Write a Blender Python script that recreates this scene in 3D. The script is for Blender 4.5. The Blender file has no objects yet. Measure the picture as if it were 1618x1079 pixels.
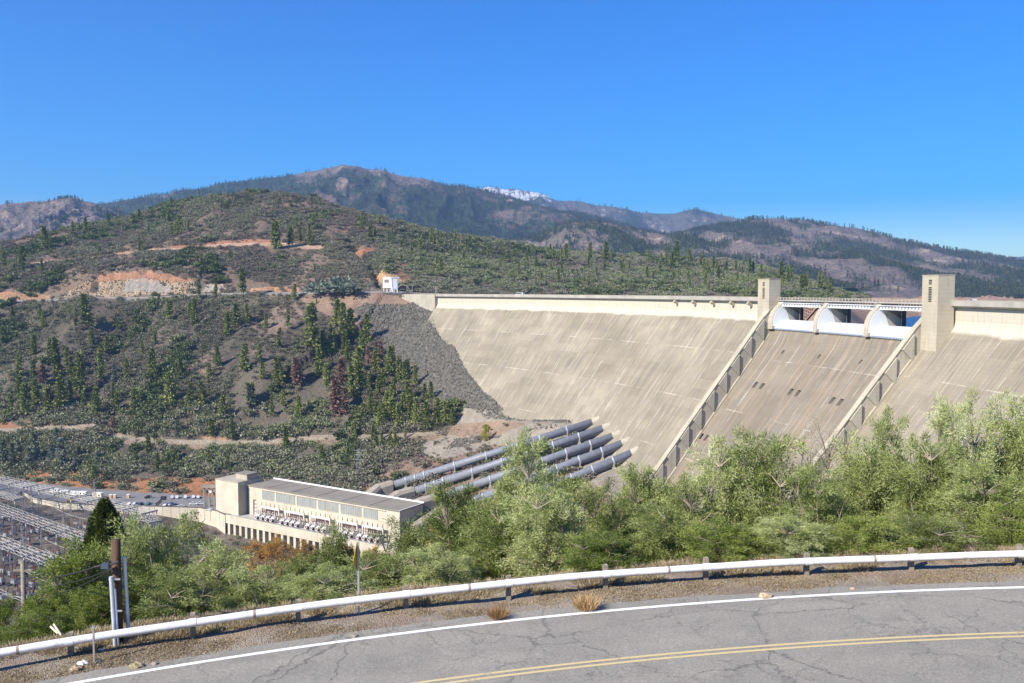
import bpy, math, random
import numpy as np
RND = random.Random(7)
rs = np.random.RandomState(11)
R = math.radians
sc = bpy.context.scene
COL = sc.collection
W0, H0 = 1618, 1079

# ---------------------------------------------------------------- camera model (used to measure the place)
f = 1400.0
pitch = math.atan(82.5 / f)
Fv = np.array([0, math.cos(pitch), -math.sin(pitch)])
Uv = np.array([0, math.sin(pitch), math.cos(pitch)])
Rv = np.array([1.0, 0, 0])
def ray(x, y):
    d = f * Fv + (x - 809) * Rv + (539.5 - y) * Uv
    return d / d[1]
def P(x, y, Y): return ray(x, y) * Y
def onz(x, y, z):
    d = ray(x, y); return d * (z / d[2])
def proj(q):
    q = np.asarray(q, float); c = f / (q @ Fv)
    return 809 + (q @ Rv) * c, 539.5 - (q @ Uv) * c
def yz2y(Y, z):           # image row of height z at depth Y
    r = z / Y
    k = f * (r * math.cos(pitch) + math.sin(pitch)) / (math.cos(pitch) - r * math.sin(pitch))
    return 539.5 - k

# ---------------------------------------------------------------- noise
def _hash(ix, iy, seed):
    n = (ix.astype(np.int64) * 374761393 + iy.astype(np.int64) * 668265263 + seed * 1442695041) & 0x7fffffff
    n = ((n ^ (n >> 13)) * 1274126177) & 0x7fffffff
    n = (n ^ (n >> 16)) & 0xffff
    return n / 65535.0
def vnoise(x, y, seed=0):
    ix = np.floor(x); iy = np.floor(y); fx = x - ix; fy = y - iy
    ux = fx * fx * fx * (fx * (fx * 6 - 15) + 10); uy = fy * fy * fy * (fy * (fy * 6 - 15) + 10)
    a = _hash(ix, iy, seed); b = _hash(ix + 1, iy, seed); c = _hash(ix, iy + 1, seed); d = _hash(ix + 1, iy + 1, seed)
    return (a + (b - a) * ux) * (1 - uy) + (c + (d - c) * ux) * uy
def fbm(x, y, o=4, seed=0, ridged=False):
    s = 0; a = 1; t = 0
    for i in range(o):
        n = vnoise(x * 2 ** i + 17.3 * i, y * 2 ** i - 9.1 * i, seed + i) * 2 - 1
        if ridged: n = 1 - 2 * np.abs(n)
        s = s + n * a; t += a; a *= .5
    return s / t

# ---------------------------------------------------------------- materials
MATS = {}
class NT:
    def __init__(s, name):
        m = bpy.data.materials.new(name); m.use_nodes = True
        s.m = m; s.t = m.node_tree; s.n = s.t.nodes; s.l = s.t.links
        s.b = s.n['Principled BSDF']; s.out = s.n['Material Output']
    def N(s, typ, **k):
        n = s.n.new(typ)
        for a, v in k.items():
            if a.startswith('_'): n.inputs[a[1:]].default_value = v
            else: setattr(n, a, v)
        return n
    def L(s, a, b): s.l.new(a, b)
    def coords(s, kind='Object'):
        if kind == 'World':
            return s.N('ShaderNodeNewGeometry').outputs['Position']
        return s.N('ShaderNodeTexCoord').outputs[kind]
    def mapping(s, vec, scale, loc=(0, 0, 0), rot=(0, 0, 0)):
        m = s.N('ShaderNodeMapping'); m.inputs['Scale'].default_value = scale
        m.inputs['Location'].default_value = loc; m.inputs['Rotation'].default_value = rot
        s.L(vec, m.inputs['Vector']); return m.outputs[0]
    def noise(s, vec, scale, detail=4, rough=.55, dist=0):
        n = s.N('ShaderNodeTexNoise'); n.inputs['Scale'].default_value = scale
        n.inputs['Detail'].default_value = detail; n.inputs['Roughness'].default_value = rough
        n.inputs['Distortion'].default_value = dist
        s.L(vec, n.inputs['Vector']); return n.outputs['Fac']
    def ramp(s, fac, stops, interp='LINEAR'):
        r = s.N('ShaderNodeValToRGB'); r.color_ramp.interpolation = interp
        e = r.color_ramp.elements
        while len(e) < len(stops): e.new(.5)
        for i, (p, c) in enumerate(stops):
            e[i].position = p; e[i].color = (*c, 1) if len(c) == 3 else c
        s.L(fac, r.inputs[0]); return r.outputs[0]
    def mix(s, fac, a, b, mode='MIX'):
        m = s.N('ShaderNodeMix', data_type='RGBA', blend_type=mode)
        for sock, v in ((m.inputs[0], fac), (m.inputs[6], a), (m.inputs[7], b)):
            if isinstance(v, (int, float)): sock.default_value = v
            elif isinstance(v, tuple): sock.default_value = (*v, 1) if len(v) == 3 else v
            else: s.L(v, sock)
        return m.outputs[2]
    def math(s, op, a, b=0.0, c=0.0, clamp=False):
        m = s.N('ShaderNodeMath', operation=op, use_clamp=clamp)
        for i, v in enumerate((a, b, c)):
            if isinstance(v, (int, float)): m.inputs[i].default_value = v
            else: s.L(v, m.inputs[i])
        return m.outputs[0]
    def bump(s, h, strength=.3, dist=.1):
        b = s.N('ShaderNodeBump'); b.inputs['Strength'].default_value = strength; b.inputs['Distance'].default_value = dist
        s.L(h, b.inputs['Height']); s.L(b.outputs[0], s.b.inputs['Normal'])
    def col(s, c):
        if isinstance(c, tuple): s.b.inputs['Base Color'].default_value = (*c, 1)
        else: s.L(c, s.b.inputs['Base Color'])
    def rough(s, v): s.b.inputs['Roughness'].default_value = v
    def spec(s, v): s.b.inputs['Specular IOR Level'].default_value = v

def simple(name, c, rough=.7, metal=0, var=.18, scale=1.0, bump=0, spec=.3, dirt=None):
    """plain material with soft colour variation, optional dirt colour"""
    if name in MATS: return MATS[name]
    t = NT(name); v = t.coords('World')
    n = t.noise(v, scale, 5, .6)
    lo = tuple(x * (1 - var) for x in c); hi = tuple(min(1, x * (1 + var)) for x in c)
    col = t.ramp(n, [(.3, lo), (.7, hi)])
    if dirt:
        n2 = t.noise(v, scale * .37, 6, .7)
        col = t.mix(t.ramp(n2, [(.5, (0, 0, 0)), (.72, (1, 1, 1))]), col, dirt)
    t.col(col); t.rough(rough); t.spec(spec); t.b.inputs['Metallic'].default_value = metal
    if bump: t.bump(t.noise(v, scale * 6, 4, .6), bump, .05)
    MATS[name] = t.m; return t.m

# ---------------------------------------------------------------- mesh building
class MB:
    def __init__(s): s.v = []; s.f = []; s.mi = []; s.cur = 0; s.uv = None
    def add(s, vs, fs):
        b = len(s.v); s.v.extend([tuple(map(float, q)) for q in vs])
        for q in fs: s.f.append(tuple(b + i for i in q)); s.mi.append(s.cur)
    def frame_box(s, c, ex, ey, ez, hx, hy, hz):
        c = np.array(c, float); ex = np.array(ex, float) * hx; ey = np.array(ey, float) * hy; ez = np.array(ez, float) * hz
        vs = [c + i * ex + j * ey + k * ez for k in (-1, 1) for j in (-1, 1) for i in (-1, 1)]
        s.add(vs, [(0, 2, 3, 1), (4, 5, 7, 6), (0, 1, 5, 4), (2, 6, 7, 3), (0, 4, 6, 2), (1, 3, 7, 5)])
    def box(s, x0, x1, y0, y1, z0, z1):
        s.frame_box(((x0 + x1) / 2, (y0 + y1) / 2, (z0 + z1) / 2), (1, 0, 0), (0, 1, 0), (0, 0, 1), (x1 - x0) / 2, (y1 - y0) / 2, (z1 - z0) / 2)
    def tube(s, pts, r, n=8, cap=True):
        pts = [np.array(p, float) for p in pts]
        rr = r if isinstance(r, (list, tuple, np.ndarray)) else [r] * len(pts)
        b = len(s.v); prev = None
        for i, p in enumerate(pts):
            d = (pts[min(i + 1, len(pts) - 1)] - pts[max(i - 1, 0)]); d = d / (np.linalg.norm(d) + 1e-9)
            if prev is None:
                a = np.array([0, 0, 1.0]) if abs(d[2]) < .9 else np.array([1.0, 0, 0])
            else: a = prev
            u = a - d * (a @ d); u /= np.linalg.norm(u) + 1e-9; prev = u; w = np.cross(d, u)
            for k in range(n):
                t = 2 * math.pi * k / n
                s.v.append(tuple(p + rr[i] * (math.cos(t) * u + math.sin(t) * w)))
        for i in range(len(pts) - 1):
            for k in range(n):
                k2 = (k + 1) % n
                s.f.append((b + i * n + k, b + i * n + k2, b + (i + 1) * n + k2, b + (i + 1) * n + k)); s.mi.append(s.cur)
        if cap:
            s.f.append(tuple(b + k for k in range(n))[::-1]); s.mi.append(s.cur)
            e = b + (len(pts) - 1) * n
            s.f.append(tuple(e + k for k in range(n))); s.mi.append(s.cur)
    def prism(s, poly, off):
        """poly: list of 3d points (planar), off: extrusion vector"""
        n = len(poly); off = np.array(off, float)
        vs = [np.array(p, float) for p in poly] + [np.array(p, float) + off for p in poly]
        fs = [tuple(range(n))[::-1], tuple(range(n, 2 * n))] + [(i, (i + 1) % n, n + (i + 1) % n, n + i) for i in range(n)]
        s.add(vs, fs)
    def torus(s, c, axis, R1, r, n=14, m=6):
        c = np.array(c, float); ax = np.array(axis, float); ax /= np.linalg.norm(ax)
        a = np.array([0, 0, 1.0]) if abs(ax[2]) < .9 else np.array([1.0, 0, 0])
        u = np.cross(ax, a); u /= np.linalg.norm(u); w = np.cross(ax, u)
        vs = []; fs = []
        for i in range(n):
            t = 2 * math.pi * i / n; rad = math.cos(t) * u + math.sin(t) * w
            for j in range(m):
                q = 2 * math.pi * j / m
                vs.append(c + rad * (R1 + r * math.cos(q)) + ax * r * math.sin(q))
        for i in range(n):
            for j in range(m):
                fs.append((i * m + j, ((i + 1) % n) * m + j, ((i + 1) % n) * m + (j + 1) % m, i * m + (j + 1) % m))
        s.add(vs, fs)
    def build(s, name, mats, parent=None, smooth=False, origin=None):
        v = np.array(s.v, float).reshape(-1, 3)
        if not isinstance(mats, (list, tuple)): mats = [mats]
        if parent is None:
            o0 = np.array(origin, float) if origin is not None else np.array([v[:, 0].mean(), v[:, 1].mean(), v[:, 2].min()])
            M = None; v = v - o0
        else:
            v = tolocal(parent, v)
        me = bpy.data.meshes.new(name); me.from_pydata(v.tolist(), [], s.f)
        for m in mats: me.materials.append(m)
        if len(mats) > 1: me.polygons.foreach_set('material_index', s.mi)
        if smooth: me.polygons.foreach_set('use_smooth', [True] * len(me.polygons))
        me.validate(); me.update()
        o = bpy.data.objects.new(name, me); COL.objects.link(o)
        if parent is None: o.location = o0
        else: o.parent = parent
        return o
def wmat(o):
    import mathutils
    M = mathutils.Matrix.Identity(4)
    while o is not None:
        L = mathutils.Matrix.LocRotScale(o.location, o.rotation_euler, o.scale)
        M = L @ M; o = o.parent
    return M
def tolocal(parent, v):
    M = np.array(wmat(parent).inverted())
    return v @ M[:3, :3].T + M[:3, 3]
def fast_mesh(name, verts, faces4=None, faces3=None, mats=(), smooth=True):
    me = bpy.data.meshes.new(name); me.vertices.add(len(verts))
    me.vertices.foreach_set('co', np.asarray(verts, np.float32).ravel())
    F = faces4 if faces4 is not None else faces3; k = 4 if faces4 is not None else 3
    F = np.asarray(F, np.int32)
    me.loops.add(F.size); me.loops.foreach_set('vertex_index', F.ravel())
    me.polygons.add(len(F)); me.polygons.foreach_set('loop_start', np.arange(0, F.size, k, dtype=np.int32))
    me.polygons.foreach_set('use_smooth', np.full(len(F), smooth))
    for m in mats: me.materials.append(m)
    me.update(calc_edges=True); return me
def set_attr(me, name, arr, typ='FLOAT_COLOR', dom='POINT'):
    a = me.attributes.new(name, typ, dom)
    arr = np.asarray(arr, np.float32)
    if typ == 'FLOAT_COLOR':
        if arr.shape[1] == 3: arr = np.concatenate([arr, np.ones((len(arr), 1), np.float32)], 1)
        a.data.foreach_set('color', arr.ravel())
    elif typ == 'FLOAT_VECTOR': a.data.foreach_set('vector', arr.ravel())
    elif typ == 'INT': a.data.foreach_set('value', arr.astype(np.int32))
    else: a.data.foreach_set('value', arr.ravel())
def tag(o, label=None, cat=None, group=None, kind=None):
    if label: o['label'] = label
    if cat: o['category'] = cat
    if group: o['group'] = group
    if kind: o['kind'] = kind
    return o
def empty(name, loc, label, cat, group=None, rz=0):
    o = bpy.data.objects.new(name, None); COL.objects.link(o); o.location = [float(q) for q in loc]
    o.rotation_euler = (0, 0, rz); o.empty_display_size = .5
    return tag(o, label, cat, group)
def kids(o): return [c for c in bpy.data.objects if c.parent == o]
def dup(root, loc, rz=0, scale=None, label=None, group=None, tilt=None):
    def cp(o, par):
        c = o.copy(); COL.objects.link(c)
        if par is not None: c.parent = par
        for ch in o_kids.get(o.name, ()): cp(ch, c)
        return c
    o_kids = {}
    st = [root]
    while st:
        q = st.pop(); ks = list(q.children); o_kids[q.name] = ks; st += ks
    r = cp(root, None); r.location = [float(q) for q in loc]; r.rotation_euler = (tilt[0] if tilt else 0, tilt[1] if tilt else 0, rz)
    if scale is not None: r.scale = scale if isinstance(scale, (tuple, list)) else (scale,) * 3
    if label: r['label'] = label
    if group: r['group'] = group
    return r

# ---------------------------------------------------------------- dam axis (a horizontal arc)
RD, HA = 762.0, R(-70.7); TT = np.array([128., 457.])
CC = TT + RD * np.array([math.sin(HA), -math.cos(HA)])
def A(s, off=0., z=0.):
    a = HA - s / RD
    n = np.array([math.sin(a), -math.cos(a)])
    q = CC - (RD - off) * n
    return np.array([q[0], q[1], z])
def soff(X, Y):
    r = np.hypot(X - CC[0], Y - CC[1]); off = RD - r
    a = np.arctan2(Y - CC[1], X - CC[0]); a0 = math.atan2(TT[1] - CC[1], TT[0] - CC[0])
    return (a0 - a) * RD, off
# ================================================================ TERRAIN
# rows of control points: (x, Y, row y) measured, or (x, Y, ('z', height))
z_ = lambda v: ('z', v)
ROWS = [
 [(-500,42,z_(-20.5)),(400,42,z_(-19.5)),(1200,42,z_(-18.2)),(2100,42,z_(-17.2))],
 [(-500,110,z_(-54)),(2100,110,z_(-52))],
 [(-500,220,z_(-118)),(2100,220,z_(-116))],
 [(-500,300,z_(-146)),(0,320,z_(-144)),(200,330,z_(-148)),(400,330,z_(-151)),(2100,280,z_(-150))],
 [(-500,400,z_(-140)),(0,400,z_(-140)),(150,410,z_(-141)),(250,430,z_(-146)),(340,430,z_(-151)),(650,415,z_(-151)),(800,370,z_(-150)),(1000,330,z_(-150)),(2100,290,z_(-150))],
 [(-500,560,z_(-140)),(0,560,z_(-140)),(150,545,z_(-140.5)),(250,535,z_(-143)),(320,530,z_(-148)),(345,520,z_(-150)),(500,482,z_(-150)),(640,450,z_(-150)),(720,430,z_(-146)),(800,400,z_(-135)),(1000,360,z_(-135)),(2100,310,z_(-145))],
 [(-500,680,z_(-138)),(-100,640,z_(-137.6)),(0,627,z_(-137.6)),(60,618,z_(-137.6)),(120,604,z_(-137.6)),(200,592,z_(-137.6)),(300,582,z_(-137.6)),(345,576,z_(-137.6)),(430,562,z_(-137.2)),(560,524,z_(-134)),(610,512,z_(-130)),(640,506,z_(-127.5)),(700,478,z_(-125)),(760,452,z_(-123)),(800,438,z_(-121)),(900,418,z_(-118)),(1000,400,z_(-114)),(1100,385,z_(-135)),(2100,320,z_(-140))],
 [(-500,705,704),(-300,700,704),(0,690,682),(100,682,676),(150,680,673),(172,675,690),(240,665,698),(300,660,702),(400,650,702),(500,645,692),(620,625,688),(700,612,683),(770,598,677),(820,568,674),(870,545,667),(900,536,665),(943,516,674),(1000,466,735),(1060,425,z_(-112)),(1200,390,z_(-125)),(2100,330,z_(-130))],
 [(-500,770,630),(-300,762,622),(0,750,612),(300,725,598),(500,715,598),(560,700,602),(620,674,630),(700,644,638),(740,626,642),(780,614,641),(830,595,z_(-84)),(900,560,z_(-84)),(1000,510,z_(-95)),(1200,440,z_(-110)),(2100,340,z_(-120))],
 [(-500,850,545),(0,830,540),(300,800,520),(500,786,520),(560,772,520),(620,764,520),(660,752,516),(690,744,505),(720,716,531),(750,665,590),(780,640,z_(-75)),(900,600,z_(-70)),(1200,470,z_(-90)),(2100,360,z_(-100))],
 [(-500,895,485),(-300,890,482),(0,880,477),(120,870,475),(330,850,466),(480,830,463),(560,806,463.5),(640,790,464),(655,785,466),(680,772,480),(700,752,z_(-20)),(750,722,z_(-40)),(900,640,z_(-50)),(1200,520,z_(-55)),(2100,400,z_(-60))],
 [(-500,905,483),(-300,900,480),(0,892,475),(120,882,473),(330,860,464),(480,842,461),(560,830,461.5),(640,815,462),(700,800,464),(750,785,z_(-12)),(900,740,z_(-40)),(1200,590,z_(-50)),(2100,450,z_(-60))],
 [(-500,915,465),(-60,905,463),(0,900,462),(80,898,462),(100,892,467),(150,885,446),(200,880,431),(300,875,436),(350,875,447),(480,860,452),(560,850,450),(620,850,447),(700,860,453),(800,840,z_(-12)),(900,820,z_(-28)),(1000,800,z_(-40)),(1200,700,z_(-45)),(1300,665,z_(-45)),(1400,700,z_(-48)),(2100,700,z_(-50))],
 [(-500,1000,450),(-300,1000,440),(0,985,428),(50,985,418),(100,985,413),(160,988,408),(200,990,402),(280,990,394),(330,990,389),(400,990,386),(440,990,388),(510,985,392),(560,965,402),(620,940,418),(700,935,432),(800,950,447),(900,980,454),(1000,1000,458),(1100,1000,461),(1200,900,468),(1240,800,484),(1280,760,487),(1340,760,488),(1375,800,z_(-34)),(1450,1000,z_(-48)),(2100,1050,z_(-40))],
 [(-500,1080,430),(0,1080,408),(100,1080,396),(200,1100,376),(300,1120,350),(400,1130,336),(500,1105,349),(560,1080,366),(620,1060,386),(700,1100,402),(800,1150,418),(900,1200,428),(1000,1230,432),(1100,1260,435),(1200,1150,444),(1240,1080,456),(1300,1050,466),(1340,1060,479),(1370,1130,489),(1400,1160,490),(1450,1200,489),(2100,1200,487)],
 [(-500,1150,418),(-200,1170,402),(0,1180,386),(60,1185,373),(130,1190,361),(200,1220,346),(230,1230,337),(260,1240,327),(340,1270,313),(400,1280,308),(450,1280,309),(500,1260,319),(560,1200,336),(620,1170,353),(700,1250,372),(760,1300,379),(830,1350,393),(900,1400,401),(1000,1450,406),(1100,1480,413),(1150,1470,412),(1200,1400,425),(1260,1320,441),(1300,1260,456),(1350,1250,470),(1400,1350,482),(1450,1400,481),(1618,1400,480),(2100,1400,478)],
 [(-500,1400,450),(0,1430,430),(400,1550,z_(70)),(620,1450,z_(20)),(1100,1750,z_(5)),(1300,1500,z_(-25)),(2100,1600,z_(-25))],
 [(-500,2100,z_(-30)),(2100,2100,z_(-30))],
]
SUB = [10, 10, 8, 10, 14, 10, 34, 44, 44, 46, 8, 16, 42, 40, 44, 10, 6]
NOIS = [0, .6, .6, .5, .35, .2, .12, .15, 1, 1, .12, .10, .30, .10, .55, .22, .8, 1]
xs = np.arange(-500, 2100.1, 2.5)
def build_rows():
    Ys = []; Zs = []
    for row in ROWS:
        px = [q[0] for q in row]; yy = [q[1] for q in row]
        zz = [q[2][1] if isinstance(q[2], tuple) else P(q[0], q[2], q[1])[2] for q in row]
        # interpolate angle (z/Y) so measured rows stay on their image rows
        Yi = np.interp(xs, px, yy); ang = np.interp(xs, px, [a / b for a, b in zip(zz, yy)])
        k = np.hanning(9); k /= k.sum()
        pad = lambda a: np.convolve(np.concatenate([np.full(4, a[0]), a, np.full(4, a[-1])]), k, 'valid')
        Yi = pad(Yi); ang = pad(ang)
        Ys.append(Yi); Zs.append(ang * Yi)
    return np.array(Ys), np.array(Zs)
RY, RZ = build_rows()
nr = len(ROWS)
# monotone cubic down every column
d = np.diff(RY, axis=0); dz = np.diff(RZ, axis=0) / d
m = np.zeros_like(RZ)
for k in range(1, nr - 1):
    a, b = dz[k - 1], dz[k]
    m[k] = np.where(a * b > 0, 2 * a * b / (a + b + 1e-12), 0)
m[0] = dz[0]; m[-1] = dz[-1]
GY = []; GZ = []; GT = []; GN = []
for k in range(nr - 1):
    n = SUB[k] * (1 if k in (0,1,2,3,15,16) else 1.6); n = int(n)
    for i in range(n + (1 if k == nr - 2 else 0)):
        t = i / n; h = d[k]
        z = (2*t**3-3*t**2+1)*RZ[k] + (t**3-2*t**2+t)*h*m[k] + (-2*t**3+3*t**2)*RZ[k+1] + (t**3-t**2)*h*m[k+1]
        GY.append(RY[k] + t * h); GZ.append(z); GT.append(k + t); GN.append(NOIS[k] * (1 - t) + NOIS[k+1] * t)
GY = np.array(GY); GZ = np.array(GZ); GT = np.array(GT); GN = np.array(GN)[:, None]
nR, nC = GY.shape
# column x: exact for every row
kk = f * ((GZ / GY) * math.cos(pitch) + math.sin(pitch)) / (math.cos(pitch) - (GZ / GY) * math.sin(pitch))
YC = f * math.cos(pitch) + kk * math.sin(pitch)
GX = (xs[None, :] - 809) / YC * GY
# relief: gullies running down the slope, spurs, small roughness
s_, o_ = soff(GX, GY)
damm = np.clip((np.abs(o_ - 60) - 90) / 40, 0, 1); damm = np.where((s_ > -420) & (s_ < 400), damm, 1)
g1 = fbm(GX / 85 + 3, GY / 230 + 1, 4, 5, True) * 14
g2 = fbm(GX / 26, GY / 60, 4, 9, True) * 2.0
g3 = fbm(GX / 9, GY / 9, 3, 21) * .9
rr_ = np.clip(GY / 700, .15, 1.3)
GZ = GZ + (g1 + g2 + g3) * GN * rr_ * (0.25 + .75 * damm)
def proj_arr(X, Y, Z):
    dep = Y * math.cos(pitch) - Z * math.sin(pitch)
    u = Y * math.sin(pitch) + Z * math.cos(pitch)
    return 809 + f * X / dep, 539.5 - f * u / dep
PX, PY = proj_arr(GX, GY, GZ)
# benches cut for the five penstocks
tips = [P(943, 660, 516.), P(960, 670, 502.5), P(975.5, 682, 489.5), P(990.5, 693, 477.), P(1005.5, 708, 463.5)]
ends = [onz(619, 767, -118), onz(652, 777, -119), onz(686, 789, -120), onz(721, 802, -121), onz(756, 816, -122)]
bends = [onz(597, 773, -119.5), onz(628, 784, -120.5), onz(660, 797, -121.5), onz(692, 812, -122.5), onz(724, 828, -123.5)]
ents = [onz(574, 792, -124), onz(603, 801, -125), onz(632, 815, -126), onz(662, 832, -127), onz(694, 850, -128)]
smp = []
for tp_, e_, b_, n_ in zip(tips, ends, bends, ents):
    t0 = tp_ + (tp_ - e_) * .06 - np.array([0, 0, 1.9]); smp += [e_ + (t0 - e_) * t - np.array([0, 0, 4.0]) for t in np.linspace(0, 1, 34)]
    smp += [e_ + (b_ - e_) * t - np.array([0, 0, 4.6]) for t in (.33, .66, 1)] + [b_ + (n_ - b_) * t - np.array([0, 0, 4.6]) for t in (.4, .8)]
smp = np.array(smp)
sel = np.nonzero((PX > 540) & (PX < 1060) & (GY > 380) & (GY < 600) & (np.array(GT)[:, None] > 5.2) & (np.array(GT)[:, None] < 8.3))
d2 = (GX[sel][:, None] - smp[None, :, 0]) ** 2 + (GY[sel][:, None] - smp[None, :, 1]) ** 2
wq = 1 / (d2 + 4) ** 2; tg = (wq * smp[None, :, 2]).sum(1) / wq.sum(1); dm = np.sqrt(d2.min(1)); kb = np.clip((17 - dm) / 8, 0, 1); kb = kb * kb * (3 - 2 * kb)
GZ[sel] = GZ[sel] * (1 - kb) + tg * kb
# the ravine behind the head tower
def _dl(px, py, pts):
    best = np.full(px.shape, 1e9)
    for (x0, y0), (x1, y1) in zip(pts[:-1], pts[1:]):
        dx, dy = x1 - x0, y1 - y0; t = np.clip(((px - x0) * dx + (py - y0) * dy) / (dx * dx + dy * dy), 0, 1)
        best = np.minimum(best, np.hypot(px - x0 - t * dx, py - y0 - t * dy))
    return best
tb_ = np.array(GT)[:, None]
GZ -= np.where(tb_ > 11.3, 11 * np.exp(-(_dl(PX, PY, [(552, 383), (565, 398), (590, 425), (606, 452)]) / 7.) ** 2), 0)
GZ += np.where((tb_ > 11.05) & (tb_ < 12.1) & (PX > 95) & (PX < 315), fbm(GX / 7, GY / 7, 4, 61, True) * 2.6 + fbm(GX / 22, GY / 22, 3, 66) * 3.5, 0)
PX, PY = proj_arr(GX, GY, GZ)

def poly_mask(px, py, poly):
    poly = np.array(poly, float); inside = np.zeros(px.shape, bool)
    j = len(poly) - 1
    for i in range(len(poly)):
        xi, yi = poly[i]; xj, yj = poly[j]
        c = ((yi > py) != (yj > py)) & (px < (xj - xi) * (py - yi) / (yj - yi + 1e-9) + xi)
        inside ^= c; j = i
    return inside
def dist_line(px, py, pts):
    best = np.full(px.shape, 1e9)
    for (x0, y0), (x1, y1) in zip(pts[:-1], pts[1:]):
        dx, dy = x1 - x0, y1 - y0; t = np.clip(((px - x0) * dx + (py - y0) * dy) / (dx * dx + dy * dy), 0, 1)
        best = np.minimum(best, np.hypot(px - x0 - t * dx, py - y0 - t * dy))
    return best
def line_row(k, lo, hi):       # mask near a control row (a road bench) in world metres of depth
    return None
# ground colours of the place
SOIL = np.array([.18, .158, .122])
colr = np.tile(SOIL, (nR, nC, 1)); bare = np.zeros((nR, nC))    # bare = 1: nothing grows
n_a = fbm(GX / 30, GY / 30, 4, 31)[..., None]
colr = colr * (1 + .35 * n_a)
wob = fbm(GX / 14, GY / 14, 3, 41) * 7; wob2 = fbm(GX / 14 + 9, GY / 14 + 5, 3, 43) * 4
far = (GT > 5.2)[:, None] & np.ones((1, nC), bool)
def paint(mask, c, b=1., amt=1., jit=.25):
    global colr, bare
    jn = fbm(GX / 6, GY / 6, 3, int(abs(hash(c)) % 97))[..., None] * jit
    k = (mask & far)[..., None] * amt
    colr = colr * (1 - k) + np.array(c) * (1 + jn) * k
    bare = np.where(mask & far, b, bare)
QX, QY = PX + wob, PY + wob2
TB = GT[:, None] * np.ones((1, nC))
def rowband(k, lo, hi, x0, x1): return (TB > k - lo) & (TB < k + hi) & (PX > x0) & (PX < x1)
# switchyard gravel and river bank
lowg = (TB > 3.6) & (TB < 6.0) & (PX < 330)
_f = far; far = np.ones_like(_f)
paint(lowg, (.165, .148, .125), 1, 1, .7)
paint((TB > 2.6) & (TB < 5.8) & (PX > 330), (.16, .145, .115), .3, 1, .5)
far = _f
# orange cut above the car park
paint((TB > 5.98) & (TB < 6.36) & poly_mask(QX, QY, [(18,800),(20,752),(45,742),(70,748),(95,748),(130,738),(150,748),(190,745),(215,758),(260,752),(300,757),(340,752),(352,800)]), (.36, .185, .095), .85)
paint((TB > 5.98) & (TB < 6.30) & poly_mask(QX, QY, [(150,800),(180,760),(215,750),(235,800)]), (.30, .19, .11), .7)
# lower track and its cut
paint(rowband(7, .10, -.03, -500, 775), (.27, .21, .155), .96)
paint(rowband(7, .03, .05, -500, 775), (.33, .29, .225), 1)
paint(rowband(7, -.045, .16, -20, 85) & (wob > -2), (.34, .19, .11), .8)
paint(rowband(7, -.045, .11, 155, 210) & (wob > -1), (.32, .20, .13), .8)
paint(rowband(7, -.045, .10, 250, 370) & (wob > 0), (.36, .24, .16), .7)
# crest road to the dam, cut slopes above it
paint(rowband(10, .12, 1.02, -500, 700), (.34, .32, .28), 1)
paint((TB > 11.0) & (TB < 12.1) & poly_mask(QX, QY, [(100,470),(118,452),(135,446),(158,440),(180,430),(240,428),(270,438),(303,442),(305,462),(200,468)]), (.42, .33, .235), .95, 1, .5)
paint((TB > 11.0) & (TB < 12.1) & poly_mask(QX, QY, [(150,445),(165,432),(240,428),(303,440),(300,447),(230,440)]), (.36, .235, .15), .9)
paint((TB > 11.0) & (TB < 12.1) & poly_mask(QX, QY, [(-80,474),(-60,462),(20,462),(80,466),(76,476)]), (.36, .23, .14), .85)
paint((TB > 11.0) & (TB < 12.1) & poly_mask(QX, QY, [(318,462),(325,450),(350,448),(355,462)]), (.40, .36, .30), .8)
paint((TB > 11.0) & (TB < 12.1) & poly_mask(QX, QY, [(395,462),(400,455),(470,455),(475,462)]), (.42, .26, .15), .8)
paint((TB > 11.0) & (TB < 13.0) & poly_mask(QX, QY, [(592,446),(604,420),(616,408),(632,412),(642,430),(646,446),(630,450)]), (.46, .32, .18), .9)
paint((TB > 11.0) & poly_mask(QX, QY, [(560,400),(580,390),(640,415),(660,440),(640,450),(620,425)]), (.30, .17, .10), .4)
# dirt road across the hill
paint(rowband(13, .10, -.04, -500, 515), (.27, .20, .15), .9)
paint(rowband(13, .05, .06, -500, 515), (.42, .34, .25), 1)
paint(rowband(13, -.045, .10, 20, 330) & (wob > .5), (.34, .23, .15), .8)
paint(rowband(13, -.045, .11, 270, 430) & (wob > -2.5), (.36, .21, .135), .85)
paint((TB > 11.0) & (TB < 12.1) & poly_mask(QX + wob, QY, [(190,462),(200,448),(215,440),(245,442),(270,450),(275,462)]), (.37, .35, .30), .9)
paint((TB > 11.0) & (TB < 12.1) & poly_mask(QX + wob * .6, QY, [(138,462),(143,448),(155,442),(162,448),(158,462)]), (.10, .085, .07), .6)
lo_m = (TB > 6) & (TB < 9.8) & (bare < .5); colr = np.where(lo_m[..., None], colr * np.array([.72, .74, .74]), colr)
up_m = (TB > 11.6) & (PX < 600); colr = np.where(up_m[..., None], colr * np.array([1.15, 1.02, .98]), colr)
# scree patches on the shoulder
for pl in ([(395,500),(470,470),(480,500),(400,560)], [(330,395),(520,400),(560,450),(420,440)], [(300,580),(340,550),(330,600)]):
    paint(poly_mask(QX, QY, pl), (.26, .20, .155), .25, .7)
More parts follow.
